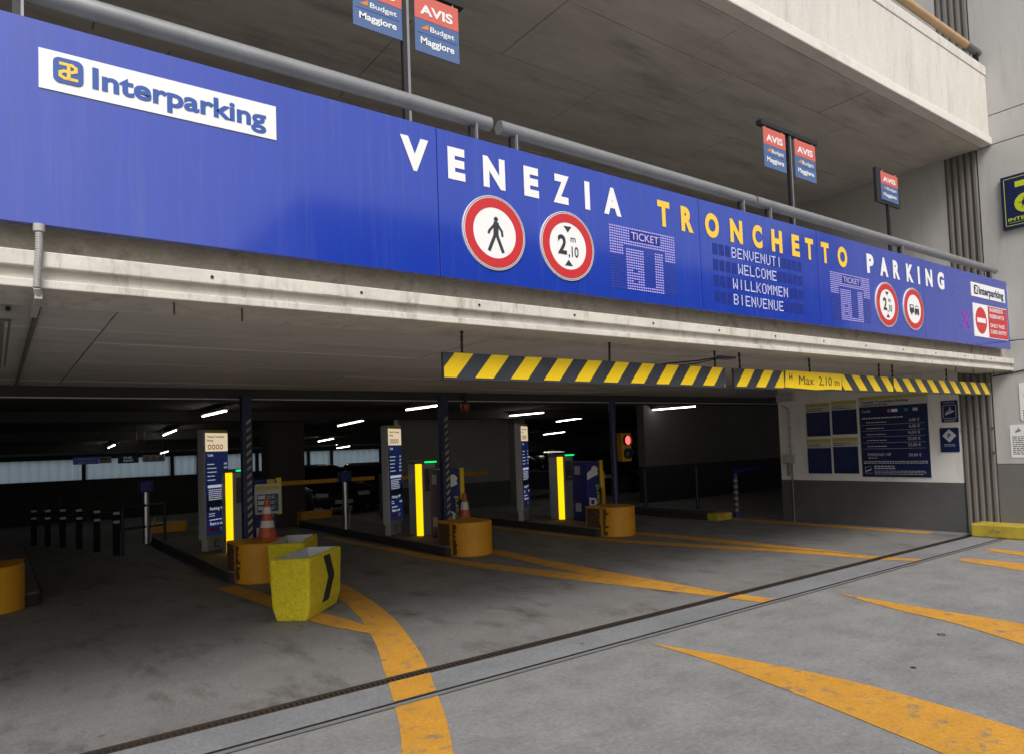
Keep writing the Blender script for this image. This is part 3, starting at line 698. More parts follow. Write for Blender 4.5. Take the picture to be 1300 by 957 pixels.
stripes(HF, 7.74, 8.915, 2.118, 2.293, .335, -.18, hb, off=.05)
stripes(HF, 8.94, 11.865, 2.122, 2.288, .335, -.18, hb, off=.06)
pl_ = MB(HF).prism([(6.61, 2.125), (6.64, 2.302), (7.5, 2.297), (7.73, 2.295), (7.71, 2.115), (7.5, 2.12), (7.2, 2.107)], .0, .006).build('height_plate', HAZY, hb)
mb = MB(HF); add_text(mb, 'H', 6.69, 2.205, .070, z=.0075, bold=.015); add_text(mb, 'Max', 6.87, 2.160, .100, wd=.28, z=.0075, bold=.0); add_text(mb, '2,10', 7.25, 2.160, .100, wd=.26, z=.0075, bold=.0); add_text(mb, 'm', 7.57, 2.162, .08, wd=.10, z=.0075, bold=.006)
mb.build('lettering', BLACK, pl_)
for x in (5.88, 7.11, 8.62, 8.95, 10.45): chain(x, 2.297, 2.456, hb)
for i, x in enumerate((.78, 1.13, 10.35, 10.9, 11.6)):
    tag(MB().box(x - .004, x + .004, 4.2, 4.208, 2.39 - .01 * (i % 2), 2.456).build('hanging_rod', RUST), 'thin rusty rod stub under the steel channel, %s from the left' % ('first', 'second', 'third', 'fourth', 'fifth')[i], 'rod', 'loose rod stubs under the channel')

# ------------------------------------------------------------------ boards on the price wall (local x = -Y, seen left to right)
WF = fr((12.10, 0, 0), (0, -1, 0), (0, 0, 1))
def textlines(mb, x0, x1, z0, n, dz, h, z=.012, ragged=.35):
    for i in range(n):
        xx = x0
        end = x0 + (x1 - x0) * (1 - ragged * random.random())
        while xx < end:
            wd = random.uniform(.02, .06); mb.box(xx, min(xx + wd, end), z0 - i * dz, z0 - i * dz + h, z - .0015, z); xx += wd + .012
    return mb
def lines1(x0, x1, z, h=.012): return (x0, x1, z, h)
for y_hi, y_lo, z_lo, z_hi, txt in ((7.56, 7.08, 1.58, 2.19, 'upper left'), (7.05, 6.57, 1.60, 2.205, 'upper right'), (7.57, 7.09, .90, 1.535, 'lower left'), (7.06, 6.58, .905, 1.55, 'lower right')):
    t = thing('rules_sign', 'small navy rules panel with yellow header on the price wall, %s of four' % txt, 'sign', (12.09, y_lo, z_lo), group='four rules panels on the price wall'); WORLD.append(t)
    plate('backing', WF, -y_hi, -y_lo, z_lo, z_hi, 0, .008, PALEW, t)
    plate('text_field', WF, -y_hi + .008, -y_lo - .008, z_lo + .008, z_hi - .165, .008, .0105, NAVY, t)
    plate('header_band', WF, -y_hi + .004, -y_lo - .004, z_hi - .06, z_hi - .004, .008, .0105, BYEL, t)
    mb = MB(WF); textlines(mb, -y_hi + .03, -y_lo - .12, z_hi - .105, 2, .035, .013, z=.0095); mb.build('printed_lines', BLACK, t)
    mb = MB(WF); textlines(mb, -y_hi + .04, -y_lo - .04, z_hi - .21, int((z_hi - z_lo - .24) / .035), .035, .009, z=.0115); mb.build('printed_lines', mat('faint_print', (.03, .05, .12), .5), t)
t = thing('price_board', 'large navy price list board on the white wall by the entrance', 'price board', (12.09, 5.95, .86)); WORLD.append(t)
bx0, bx1 = -6.53, -5.37
plate('backing', WF, bx0, bx1, .85, 2.235, 0, .01, PALEW, t)
plate('header_band', WF, bx0 + .003, bx1 - .003, 2.185, 2.232, .01, .0125, BYEL, t)
pf = plate('price_field', WF, bx0 + .008, bx1 - .008, .86, 2.065, .01, .0135, NAVY, t)
mb = MB(WF); add_text(mb, 'Venezia Tronchetto Parking', bx0 + .05, 2.125, .042, wd=.80, z=.0115, bold=.03); textlines(mb, bx0 + .05, bx0 + .5, 2.085, 1, .03, .018, z=.0112, ragged=0)
mb.build('heading', NAVY, t)
PW = mat('pale_print', (.50, .50, .53), .5)
mb = MB(WF); add_text(mb, 'Tariffe', bx0 + .05, 1.965, .045, z=.0155, bold=.008)
textlines(mb, bx0 + .05, bx0 + .75, 1.855, 1, .03, .022, z=.0155, ragged=0)
for i, pr in enumerate(('3,00 €', '6,00 €', '16,00 €', '22,00 €', '22,00 €')):
    z = 1.785 - i * .103
    add_text(mb, pr, bx1 - .14, z, .05, z=.0155, bold=.008, align='R')
    textlines(mb, bx0 + .12, bx0 + .5, z, 1, .03, .014, z=.0155, ragged=.3)
    mb.box(bx0 + .04, bx1 - .06, z - .036, z - .032, .0135, .015)
add_text(mb, 'PARKING VIP', bx0 + .12, 1.215, .052, z=.0155, bold=.008); add_text(mb, '50,00 €', bx1 - .14, 1.205, .05, z=.0155, bold=.008, align='R')
textlines(mb, bx0 + .13, bx0 + .38, 1.175, 1, .03, .013, z=.0155)
textlines(mb, bx0 + .04, bx1 - .05, 1.115, 2, .028, .013, z=.0155, ragged=0)
textlines(mb, bx0 + .22, bx0 + .6, 1.03, 2, .035, .018, z=.0155, ragged=.1); textlines(mb, bx0 + .22, bx1 - .08, .955, 3, .026, .009, z=.0155, ragged=.2)
mb.stroke(rounded(bx0 + .06, bx0 + .18, .92, 1.03, .01, 1), .005, .0135, .0150)
mb.stroke([(bx0 + .08, .955), (bx0 + .16, .985)], .02, .0135, .0152)
mb.build('price_lettering', PW, pf)
for k, (x, m_) in enumerate(((.50, BORANGE), (.57, WHITE), (.78, TEAL), (.92, PALEW))):
    plate('payment_mark', WF, bx0 + x, bx0 + x + (.05, .10, .06, .08)[k], 1.955, 2.005, .0135, .0155, m_, pf)
def camera_icon(mb, cx, cz, s, z):
    mb.stroke([(cx - .32 * s, cz - .22 * s), (cx + .30 * s, cz + .02 * s)], .16 * s, z - .002, z)
    mb.stroke([(cx - .30 * s, cz - .02 * s), (cx + .15 * s, cz + .16 * s)], .07 * s, z - .002, z + .0004)
    mb.stroke([(cx + .05 * s, cz + .15 * s), (cx + .05 * s, cz + .38 * s)], .08 * s, z - .002, z + .0012)
t = thing('camera_sign', 'small navy sign with white surveillance camera symbol, upper of two', 'sign', (12.09, 5.03, 1.73)); WORLD.append(t)
MB(WF).prism(rounded(-5.17, -4.92, 1.735, 2.08, .015), 0, .01).build('plate', NAVY, t)
mb = MB(WF); camera_icon(mb, -5.045, 1.905, .17, .0125); mb.stroke(rounded(-5.14, -4.95, 1.80, 2.01, .012, 1) + [(-4.95, 2.01)], .006, .01, .0118)
textlines(mb, -5.13, -4.96, 2.045, 1, .02, .008, z=.0115, ragged=0); textlines(mb, -5.13, -4.96, 1.77, 2, .018, .007, z=.0115, ragged=0); mb.build('symbol', PW, t)
t = thing('parking_sign', 'small navy sign with white diamond P symbol, lower of two', 'sign', (12.09, 5.06, 1.26)); WORLD.append(t)
MB(WF).prism(rounded(-5.21, -4.93, 1.265, 1.65, .012), 0, .01).build('plate', NAVY, t)
MB(WF).prism([(-5.07, 1.42), (-4.965, 1.525), (-5.07, 1.63), (-5.175, 1.525)], .01, .0125).build('diamond', PW, t)
add_text(MB(WF), 'P', -5.07, 1.485, .08, z=.0135, bold=.03, align='C').build('lettering', NAVY, t)
mb = MB(WF); textlines(mb, -5.15, -4.99, 1.38, 2, .022, .008, z=.0118, ragged=.1); mb.build('printed_lines', PW, t)
# junction box, conduits on the wall corner
t = thing('junction_box', 'grey junction box with conduits at the wall corner', 'junction box', (12.08, 7.93, 1.1)); WORLD.append(t)
MB(WF).box(-8.06, -7.80, 1.10, 1.255, 0, .07).build('box', PLAST, t, bevel=.008)
MB(WF).path([(-7.9, 1.255, .025), (-7.9, 2.12, .025), (-8.05, 2.2, .025)], .014).build('conduit', PLAST, t)
MB(WF).path([(-7.9, 1.10, .025), (-7.9, .0, .025)], .014).build('conduit', DADO2, t)
MB(WF).path([(-7.97, 1.10, .025), (-7.97, .86, .025)], .02).build('conduit', DADO2, t)
for z in (1.4, 1.75, 2.05, .9): MB(WF).box(-7.935, -7.87, z, z + .02, 0, .045).build('clip', PLAST, t)
MB(WF).box(-8.12, -7.78, 2.27, 2.42, 0, .10).build('wall_bracket', PLAST, t)
# big blue emblem sign and paper notices on the outer wall
t = thing('emblem_sign', 'dark blue emblem sign with yellow mark high on the outer wall', 'sign', (12.05, 3.7, 4.55)); WORLD.append(t)
MB(WF).box(-4.11, -3.25, 4.55, 5.34, 0.0, .06).build('panel', NAVY, t, bevel=.004)
mb = MB(WF)
for a, b, c, d in ((-4.07, -3.29, 5.292, 5.30), (-4.07, -3.29, 4.59, 4.598), (-4.07, -4.062, 4.59, 5.30), (-3.298, -3.29, 4.59, 5.30)): mb.box(a, b, c, d, .06, .0625)
mb.build('border', LIME, t)
k = .36; ox, oy = -3.89, 4.80
P = lambda *q: [(ox + a * k, oy + c * k) for a, c in q]
arc_ = lambda cx, cy, rx, ry, a0, a1, n=12: [(cx + rx * math.cos(R(a0 + (a1 - a0) * i / n)), cy + ry * math.sin(R(a0 + (a1 - a0) * i / n))) for i in range(n + 1)]
MB(WF).stroke(P((.0, 1.08), (.66, 1.08), *arc_(.72, .81, .30, .27, 90, -90), (.30, .54), *arc_(.26, .27, .28, .27, 90, 270), (1.1, 0)), .085, .06, .064).stroke(P((.50, 1.0), (.50, .05)), .085, .06, .0655).build('emblem', LIME, t)
text_part('lettering', 'INTERPARKING', WF, LIME, t, -4.035, 4.66, .05, wd=.70, z=.0635, bold=.02)
plate('underline', WF, -4.03, -3.33, 4.632, 4.637, .06, .0625, LIME, t)
t = thing('notice_sheet', 'white printed regulation sheet on the outer wall above the dado', 'notice', (12.09, 3.95, 1.17)); WORLD.append(t)
MB(WF).prism(rounded(-4.22, -3.72, 1.17, 1.655, .02), 0, .006).build('sheet', WHITE, t)
mb = MB(WF); textlines(mb, -4.19, -3.78, 1.47, 10, .028, .012, z=.0075, ragged=.1); camera_icon(mb, -4.11, 1.57, .10, .0078); mb.build('printed_lines', BLACK, t)
t = thing('notice_sheet', 'white notice with red roundel at the right frame edge, above the regulation sheet', 'notice', (12.09, 3.8, 1.71)); WORLD.append(t)
MB(WF).prism(rounded(-4.065, -3.6, 1.715, 2.265, .02), 0, .008).build('sheet', WHITE, t)
MB(WF).ring(-3.9, 2.08, .075, .105, .008, .0105).build('roundel', RED, t)
mb = MB(WF); textlines(mb, -4.03, -3.66, 1.85, 4, .035, .014, z=.0095); mb.build('printed_lines', BLACK, t)
# cable under the entrance ceiling, small ring mark on the forecourt
t = thing('ceiling_cable', 'black cable looped under the entrance ceiling to a small box', 'cable', (6.0, 4.7, 2.45)); WORLD.append(t)
MB().path([(6.45, 7.4, 2.535), (6.3, 6.4, 2.52), (6.22, 5.6, 2.50), (6.15, 5.1, 2.47), (6.12, 4.75, 2.47)], .008, 6).build('cable', DKMET, t)
MB().path([(6.7, 7.4, 2.53), (6.3, 6.0, 2.49), (6.2, 5.2, 2.45), (6.12, 4.75, 2.46)], .006, 6).build('cable', DKMET, t)
MB().box(6.05, 6.22, 4.66, 4.78, 2.44, 2.49).build('box', DADO2, t, bevel=.004)
t = thing('ground_ring', 'small black ring set in the forecourt near the right wedge marking', 'ring', (5.98, 2.66, 0.0))
MB().ring(0, 0, .022, .030, 0, .005, 24).build('ring', DKMET, t); MB().disc(0, 0, .022, 0, .002, 16).build('plug', STRIP, t)
tag(MB().disc(5.02, 2.43, .018, 0, .004, 10).build('ground_stud', DKMET), 'tiny dark stud in the forecourt between the two wedge markings', 'stud')
# cable along the wall
tag(MB().path([(12.09, 4.40, 2.40), (12.085, 4.1, 2.43), (12.085, 3.7, 2.49), (12.085, 2.6, 2.56)], .010, 8).build('wall_cable', DKMET), 'thin sagging cable running along the outer wall below the sign end', 'cable')
kb = thing('wall_kerb', 'chipped yellow kerb block at the foot of the outer wall', 'kerb', (11.9, 3.4, 0)); WORLD.append(kb)
for i in range(4):
    MB().box(11.72, 12.099, 4.70 - .8 * (i + 1) + .006, 4.70 - .8 * i, 0, .20).build('kerb_stone', KYEL, kb, bevel=.025, bseg=3)

# ------------------------------------------------------------------ ticket islands
IS_H = .15
def island(x, y0, y1, wd, label):
    t = thing('traffic_island', label, 'traffic island', (x, y0, 0), group='raised lane islands'); L = y1 - y0
    MB().prism(rounded(-wd / 2, wd / 2, 0, L, .12), -.05, IS_H - .02).build('kerb', KERB, t)
    MB().prism(rounded(-wd / 2 + .02, wd / 2 - .02, .02, L - .02, .11), IS_H - .02, IS_H).build('island_top', ISTOP, t)
    return t
def bumper(x, y, label, wd=.65, dep=.74):
    """D-shaped concrete guard in orange paint, scuffed on its left side"""
    t = thing('island_bumper', label, 'bumper', (x, y, 0), group='orange concrete bumpers at the island ends')
    n = 20; h = .51
    arc = [(wd / 2 * math.cos(math.pi + math.pi * i / n), -.30 * math.sin(math.pi * i / n)) for i in range(n + 1)]
    out = arc + [(wd / 2, dep - .28), (-wd / 2, dep - .28)]
    MB().prism(out, 0, h).build('guard', ORANGE, t, bevel=.02, bseg=3)
    return t
def scuffs(t, wd=.65):
    rnd = random.Random(int(t.location.x * 10)); n = 14
    lo = [(.06 + .05 * rnd.random(), .03 + .45 * i / n) for i in range(n + 1)]; hi = [(.43, .03 + .45 * i / n) for i in range(n + 1)]
    P_ = fr((-wd / 2 - .001, 0, 0), (0, 1, 0), (0, 0, 1)); mb = MB(P_)
    for i in range(n): mb.add([(lo[i][0], lo[i][1], 0), (hi[i][0], hi[i][1], 0), (hi[i + 1][0], hi[i + 1][1], 0), (lo[i + 1][0], lo[i + 1][1], 0), ], [(3, 2, 1, 0)])
    mb.build('scuffed_patch', SCUFF, t)
    # flakes carried round the front curve
    mb = MB(); pts = []
    for i in range(n):
        a_ = .10 + .30 * rnd.random(); z_ = .03 + .45 * i / n
        for k in range(4):
            t0, t1 = a_ * k / 4, a_ * (k + 1) / 4
            q = lambda tt: (-(wd / 2 + .001) * math.cos(tt), -(.30 + .001) * math.sin(tt))
            mb.add([(*q(t0), z_), (*q(t1), z_), (*q(t1), z_ + .45 / n), (*q(t0), z_ + .45 / n)], [(0, 1, 2, 3)])
    mb.build('peeled_edge', SCUFF, t)
isl = [(-.04, 9.72), (2.78, 9.33), (5.79, 9.04), (8.67, 8.86)]
lab = ['left edge of the frame', 'behind the yellow concrete boxes', 'centre, with the second cone', 'below the traffic light']
for i, (x, y) in enumerate(isl):
    island(x + .05, y + .35, 16.0, .88, 'low dark lane island ' + ('at the left edge of the frame', 'behind the yellow concrete boxes', 'in the centre with the second totem', 'under the red traffic light')[i])
    b = bumper(x, y + .30, 'rounded orange concrete bumper, ' + lab[i]); scuffs(b)
t = thing('traffic_island', 'low lane island with yellow nose beside the price wall', 'traffic island', (11.55, 9.1, 0), group='raised lane islands')
MB().box(-.22, .22, .28, 5.0, -.05, .13).build('kerb', KERB, t, bevel=.02); MB().box(-.225, .225, .0, .28, -.05, .14).build('nose', KYEL, t, bevel=.03)

# price totems, turned towards the drivers
def totem(x, y, label):
    t = thing('price_totem', label, 'price totem', (x, y, IS_H), R(40), group='lit price totems on the islands')
    W_, D_ = .56, .13
    MB().box(-W_ / 2 + .05, W_ / 2 - .05, -.05, .05, 0, .22).build('foot', GREYP, t, bevel=.006)
    MB().box(-W_ / 2, W_ / 2, -D_ / 2, D_ / 2, .19, 1.90).build('casing', GREYP, t, bevel=.012)
    MB().box(-W_ / 2 + .01, W_ / 2 + .0, -D_ / 2 - .006, D_ / 2 - .01, 1.85, 1.905).build('cap', CAP, t, bevel=.004)
    F = fr((0, -D_ / 2 - .002, 0), (1, 0, 0), (0, 0, 1)); a, b = -W_ / 2 + .025, W_ / 2 - .005
    hd = plate('lit_header', F, a, b, 1.56, 1.85, 0, .008, E_CREAM, t)
    mb = MB(F); add_text(mb, 'Venezia Tronchetto', a + .03, 1.775, .038, wd=.42, z=.0095, bold=.02); add_text(mb, 'Parking', a + .03, 1.715, .038, z=.0095, bold=.02); mb.build('lettering', NAVY, hd)
    mb = MB(F)
    for k in range(4): mb.ring(a + .085 + k * .095, 1.63, .026, .040, .008, .0098, 20)
    mb.build('service_symbols', SALMON, hd)
    f = plate('price_panel', F, a, b, .25, 1.56, 0, .007, mat('backlit_navy', (.008, .016, .09), .35, emit=.05, ecol=(.05, .12, .6)), t)
    plate('blue_band', F, a + .002, b - .002, .62, .86, .007, .0082, mat('band_blue', (.012, .05, .17), .4), f)
    mb = MB(F); add_text(mb, 'Tariffe', a + .03, 1.48, .04, z=.0095, bold=.02)
    for k in range(5):
        textlines(mb, a + .03, a + .27, 1.35 - .062 * k, 1, .03, .014, z=.009); add_text(mb, ('3,00', '6,00', '16,00', '22,00', '22,00')[k], b - .03, 1.345 - .062 * k, .034, z=.0095, bold=.02, align='R')
    mb.box(a + .03, b - .04, .985, 1.03, .007, .009)
    textlines(mb, a + .05, b - .05, .945, 6, .03, .013, z=.009, ragged=.25)
    add_text(mb, 'Parking VIP', a + .07, .635, .05, wd=.36, z=.0095, bold=.02); add_text(mb, '50,00', b - .04, .545, .038, z=.0095, bold=.02, align='R')
    textlines(mb, a + .05, a + .2, .575, 2, .035, .011, z=.009)
    add_text(mb, 'Rent a car', a + .07, .40, .05, wd=.33, z=.0095, bold=.02); textlines(mb, a + .06, b - .12, .475, 1, .03, .016, z=.009)
    mb.build('lettering', mat('backlit_print', (.6, .6, .6), .4, emit=.28, ecol=(.8, .85, 1)), f)
    for k, m_ in enumerate((RED, LOGO_B, WHITE)): plate('rental_mark', F, a + .05 + (0, .15, .25)[k], a + .18 + (0, .08, .24)[k], .30, .36, .007, .0095, m_, f)
    MB(F).stroke(rounded(-.05, .05, .05, .15, .01, 1), .012, -.02, -.012).build('foot_mark', BLACK, t)
    return t
totem(2.80, 12.25, 'price totem with cream lit header, nearest the yellow concrete boxes')
totem(5.62, 11.65, 'price totem with glowing white header, on the central island')
totem(8.40, 11.55, 'slim looking price totem on the island with the traffic light')

def machine(x, y, label):
    t = thing('ticket_machine', label, 'ticket machine', (x, y, IS_H), 0, group='ticket machines with lit yellow strips')
    MB().prism(rounded(-.19, .19, -.19, .22, .09, 6), 0, 1.22).build('housing', GREYP, t, bevel=.01)
    MB().prism(rounded(-.20, .20, -.20, .23, .09, 6), 1.22, 1.27).build('lid', GREYD, t, bevel=.008)
    MB(Matrix.Translation((-.10, -.10, 0))).lathe([(.085, .005), (.096, .005), (.096, 1.225), (.085, 1.225)], 8, R(188), R(262)).build('lit_strip', E_YEL, t)
    MB().box(-.06, .17, -.208, -.196, 1.235, 1.262).build('ready_light', E_GRN, t)
    F = fr((.01, -.19, 0), (1, 0, 0), (0, 0, 1))
    plate('front_panel', F, -.07, .13, .75, 1.14, 0, .004, GREYD, t); MB(F).disc(.03, .82, .02, .004, .01, 16).build('push_button', CHROME, t)
    plate('ticket_slot', F, -.03, .09, .92, .935, .004, .007, BLACK, t)
    return t
machine(3.03, 11.75, 'ticket machine with yellow light strip, next to the notice board')
machine(5.93, 11.1, 'ticket machine with yellow light strip, on the central island')
machine(9.00, 11.05, 'ticket machine with yellow light strip, on the traffic light island')

def cabinet(x, y, label, arm):
    t = thing('barrier_cabinet', label, 'barrier cabinet', (x, y, IS_H), 0, group='blue barrier cabinets')
    MB().box(-.16, .16, -.22, .22, 0, 1.13).build('housing', BLUEM, t, bevel=.012)
    F = fr((0, -.221, 0), (1, 0, 0), (0, 0, 1)); G = fr((-.161, 0, 0), (0, -1, 0), (0, 0, 1))
    plate('label_plate', G, -.13, .03, .88, 1.04, 0, .003, LABELW, t); plate('label_plate', G, -.13, .03, .18, .34, 0, .003, LABELW, t)
    mb = MB(F)
    wv = [(-.155, .78), (-.10, .80), (-.02, .83), (.08, .86), (.12, .88), (.10, .93), (.12, .98), (.06, 1.04), (-.02, 1.03), (-.06, .96), (-.11, .94), (-.155, .90)]
    mb.prism(wv, 0, .003); mb.build('white_wave', WHITE, t); mb = MB(F)
    mb.stroke([(-.10, .42), (.0, .42), (.045, .39), (.045, .33), (.0, .30), (-.05, .30), (-.10, .32), (-.10, .44)], .035, 0, .003)
    mb.stroke([(.02, .36), (.02, .20)], .04, 0, .0045); mb.build('white_emblem', WHITE, t)['kind'] = 'stuff'
    V = fr((.125, -.222, .22), (0, 0, 1), (-1, 0, 0))
    add_text(MB(V), 'card', .10, .0, .085, wd=.36, z=.004, bold=.02).build('lettering', LIME, t)
    MB().box(.165, .24, -.24, -.19, .62, 1.14).build('arm_bracket', HAZY, t, bevel=.006)
    if arm: MB().box(.23, .31, -.2, -.15, .05, .92).box(.19, .27, -.2, -.155, .78, .95).build('folded_arm', ORANGE, t, bevel=.006)
    return t
cabinet(3.06, 10.66, 'blue barrier cabinet with white emblem, hidden behind the orange and white cone', False)
cabinet(5.99, 10.45, 'blue barrier cabinet beside the striped central post', False)
cabinet(9.02, 10.35, 'blue barrier cabinet with white wave emblem, next to the traffic light post', True)

def post(x, y, h, label, striped=True):
    t = thing('striped_post', label, 'post', (x, y, IS_H), 0, group='dark posts on the island noses')
    MB().box(-.065, .065, -.065, .065, 0, h).build('shaft', BLUEP, t, bevel=.01)
    if striped:
        for F in (fr((0, -.066, 0), (1, 0, 0), (0, 0, 1)),):
            mb = MB(F); z = .1
            while z < 1.95:
                mb.prism([(-.015, z), (.045, z + .05), (.045, z + .095), (-.015, z + .045)], 0, .004); z += .105
            mb.build('warning_stripes', mat('stripe_worn', (.34, .30, .17), .6, var=.5, scale=9), t)
    MB().box(-.11, .11, -.11, .11, 0, .015).build('base_plate', DKMET, t)
    return t
post(2.775, 10.24, 2.30, 'tall dark blue post with worn yellow stripes, beside the first totem')
post(5.70, 9.92, 2.30, 'tall dark blue post with worn stripes, behind the central bumper')
t = thing('traffic_light', 'red traffic light in a yellow housing on a dark blue post', 'traffic light', (8.98, 9.5, .5)); 
MB().tube((0, 0, -.4), (0, 0, 1.90), .06, 18).build('post', BLUEP, t, smooth=True)
MB().box(.07, .30, -.16, .02, .76, 1.28).build('housing', mat('tl_housing', (.42, .22, .01), .5), t, bevel=.02)
MB().box(-.02, .10, -.03, .02, .85, .88).box(-.02, .10, -.03, .02, 1.16, 1.19).build('bracket', DKMET, t)
F = fr((.185, -.16, 0), (1, 0, 0), (0, 0, 1))
MB(F).disc(0, 1.145, .085, 0, .006, 28).build('red_lens', E_RED, t); MB(F).disc(0, .905, .085, 0, .006, 28).build('green_lens', DLENS, t)
for z in (1.145, .905): MB(F).ring(0, z, .085, .098, 0, .05, 28).build('visor', BLACK, t)
MB(F).stroke([(-.03, .905), (.03, .905)], .014, .006, .008).stroke([(0, .875), (0, .935)], .014, .006, .0095).build('arrow', TEAL, t)

def cone(x, y, z, label):
    t = thing('traffic_cone', label, 'traffic cone', (x, y, z), 0.2, group='orange and white cones')
    MB().prism(rounded(-.14, .14, -.14, .14, .03), 0, .03).build('base', CONE, t)
    prof = lambda zz: .115 - .09 * zz / .5
    mb = MB(); mb.lathe([(prof(0), .03), (prof(.5), .53)] + [(0, .53)]); mb.build('body', CONE, t, smooth=True)
    for a, b in ((.13, .22), (.31, .40)): MB().lathe([(prof(a) + .002, a + .03), (prof(b) + .002, b + .03)]).build('white_band', CONEW, t, smooth=True)
    return t
cone(2.88, 9.72, .51, 'faded orange and white cone on the bumper behind the yellow boxes')
c2 = cone(6.10, 10.01, IS_H, 'dirty orange and white cone behind the central bumper'); c2.scale = (1.2, 1.2, 1.38)

# notice board on its stand
t = thing('notice_board', 'white framed notice board on a stand behind the orange cone', 'notice board', (3.16, 10.2, IS_H)); WORLD.append(t)
NF = fr((0, 10.3, 0), (1, 0, 0), (0, 0, 1))
MB(NF).prism(rounded(2.88, 3.24, .80, 1.22, .03), 0, .03).build('frame', PALEW, t)
plate('header_band', NF, 2.91, 3.21, 1.135, 1.185, .03, .033, BYEL, t); nb = plate('text_field', NF, 2.915, 3.205, .83, 1.075, .03, .033, mat('notice_blue', (.03, .06, .12), .4), t)
mb = MB(NF)
for k in range(3): mb.box(2.925, 3.02, 1.01 - .075 * k, 1.06 - .075 * k, .033, .0345); textlines(mb, 3.04, 3.19, 1.04 - .075 * k, 2, .025, .01, z=.0345)
mb.build('printed_lines', PW, nb)
MB().box(3.04, 3.10, 10.3, 10.34, .15, .85).build('stand', DKMET, t); MB(NF).box(3.06, 3.16, 1.21, 1.28, -.02, .02).build('clip', mat('clip_yellow', (.45, .33, .02), .5), t)

# yellow concrete boxes
def cbox(x, y, rz, label, chevron):
    t = thing('concrete_box', label, 'concrete block', (x, y, 0), rz, group='yellow concrete barrier boxes')
    h, a, b, ta, tb, wl = .61, .40, .155, .44, .205, .045
    rings = [(a, b, 0), (a + .02, b + .035, .14), (ta, tb, h), (ta - wl, tb - wl, h), (ta - wl - .02, tb - wl - .02, h - .10)]
    vs = []; fs = []
    for (p, q, z) in rings: vs += [(-p, -q, z), (p, -q, z), (p, q, z), (-p, q, z)]
    for k in range(4):
        for i in range(4): fs.append((k * 4 + i, k * 4 + (i + 1) % 4, (k + 1) * 4 + (i + 1) % 4, (k + 1) * 4 + i))
    fs.append((3, 2, 1, 0))
    o = MB().add(vs[:16], [f for f in fs if max(f) < 16]).build('shell', YCON, t, bevel=.026, bseg=3)
    MB().add(vs[12:], [(0, 1, 5, 4), (1, 2, 6, 5), (2, 3, 7, 6), (3, 0, 4, 7), (4, 5, 6, 7)]).build('cement_fill', CEMENT, t)
    if chevron:
        # lies in the flared plane of the long side
        p0 = Vector((0, -b - .035, .14)); u = Vector((0, -(tb - b - .035), h - .14)).normalized()
        C_ = fr(p0 + Vector((.02, -.003, 0)), (1, 0, 0), u)
        MB(C_).prism([(-.10, .44), (.06, .44), (.20, .21), (.04, -.02), (-.12, -.02), (.04, .21)], -.003, .003).build('black_chevron', BLACK, o)
    return t
cbox(2.56, 7.32, R(48), 'yellow rough concrete box with black chevron, nearest the camera', True)
cbox(2.86, 8.62, R(60), 'yellow rough concrete box behind the chevron box', False)

# ------------------------------------------------------------------ deep inside the garage
def steel_post(x, y, label):
    t = thing('sensor_post', label, 'post', (x, y, IS_H), 0, group='steel posts with blue heads')
    MB().tube((0, 0, 0), (0, 0, .92), .055, 18).build('shaft', CHROME, t, smooth=True)
    MB().prism(rounded(-.11, .11, -.10, .10, .04), .90, 1.10).build('head', BLUEM, t, bevel=.015)
    MB().path([(.06, 0, .02), (.09, 0, .35), (.14, 0, .42)], .012).build('cable', STEEL, t)
steel_post(2.14, 14.2, 'steel post with dark blue head left of the first totem')
steel_post(5.38, 13.2, 'steel post with dark blue head left of the central totem')
def boom(x0, x1, y, z, label):
    t = thing('boom_barrier', label, 'boom barrier', (x0, y, z), group='closed barrier arms')
    MB().box(0, x1 - x0, -.03, .03, -.04, .04).build('arm', ORANGE, t, bevel=.01)
    MB().box(-.12, .12, .031, .40, -z + IS_H, .10).build('drive_box', GREYD, t, bevel=.02)
boom(4.0, 6.35, 14.0, 1.06, 'orange barrier arm across the lane left of the central totem')
boom(6.75, 9.2, 14.0, 1.02, 'orange barrier arm across the lane right of the central totem')
for x, y, l in ((2.9, 16.4, 'behind the first totem'), (5.85, 15.9, 'behind the first barrier arm'),):
    t = thing('island_bumper', 'dim orange concrete bumper at the far island end, ' + l, 'bumper', (x, y, 0), group='orange concrete bumpers at the island ends')
    MB().prism(rounded(-.36, .36, 0, .5, .12), 0, .30).build('guard', ORANGE, t, bevel=.02)
# reflective lane dividers, left
for k in range(6):
    x, y = 1.68 - .20 * k, 14.2 + .85 * k
    t = thing('lane_delineator', 'low black lane post with two white bands, %s in its row' % ('first', 'second', 'third', 'fourth', 'fifth', 'last')[k], 'delineator', (x, y, zf(y)), group='row of banded lane posts at left')
    MB().box(-.05, .05, -.04, .04, 0, .78).build('post', mat('delineator_black', (.012, .012, .012), .95, spec=.1), t, bevel=.01)
    for z in (.55, .70): MB().box(-.048, .048, -.046, -.041, z, z + .045).build('white_band', LABELW, t)
t = thing('guard_rail', 'dark tubular guard rail beside the banded lane posts', 'railing', (1.9, 14.0, 0))
MB().path([(-.15, 0, 0), (-.15, 0, .82), (.55, .3, .82), (.55, .3, 0)], .025).build('frame', DKMET, t); MB().path([(-.15, 0, .45), (.55, .3, .45)], .02).build('mid_rail', DKMET, t)
t = thing('guard_rail', 'long dark guard rail across the far left of the garage', 'railing', (0, 21, zf(21)))
MB().path([(-6, 0, .95), (2.6, 0, .95)], .03).path([(-6, 0, .5), (2.6, 0, .5)], .025).build('rails', DKMET, t)
for x in (-6, -4, -2, 0, 1.3, 2.6): MB().path([(x, 0, 0), (x, 0, .95)], .025).build('post', DKMET, t)
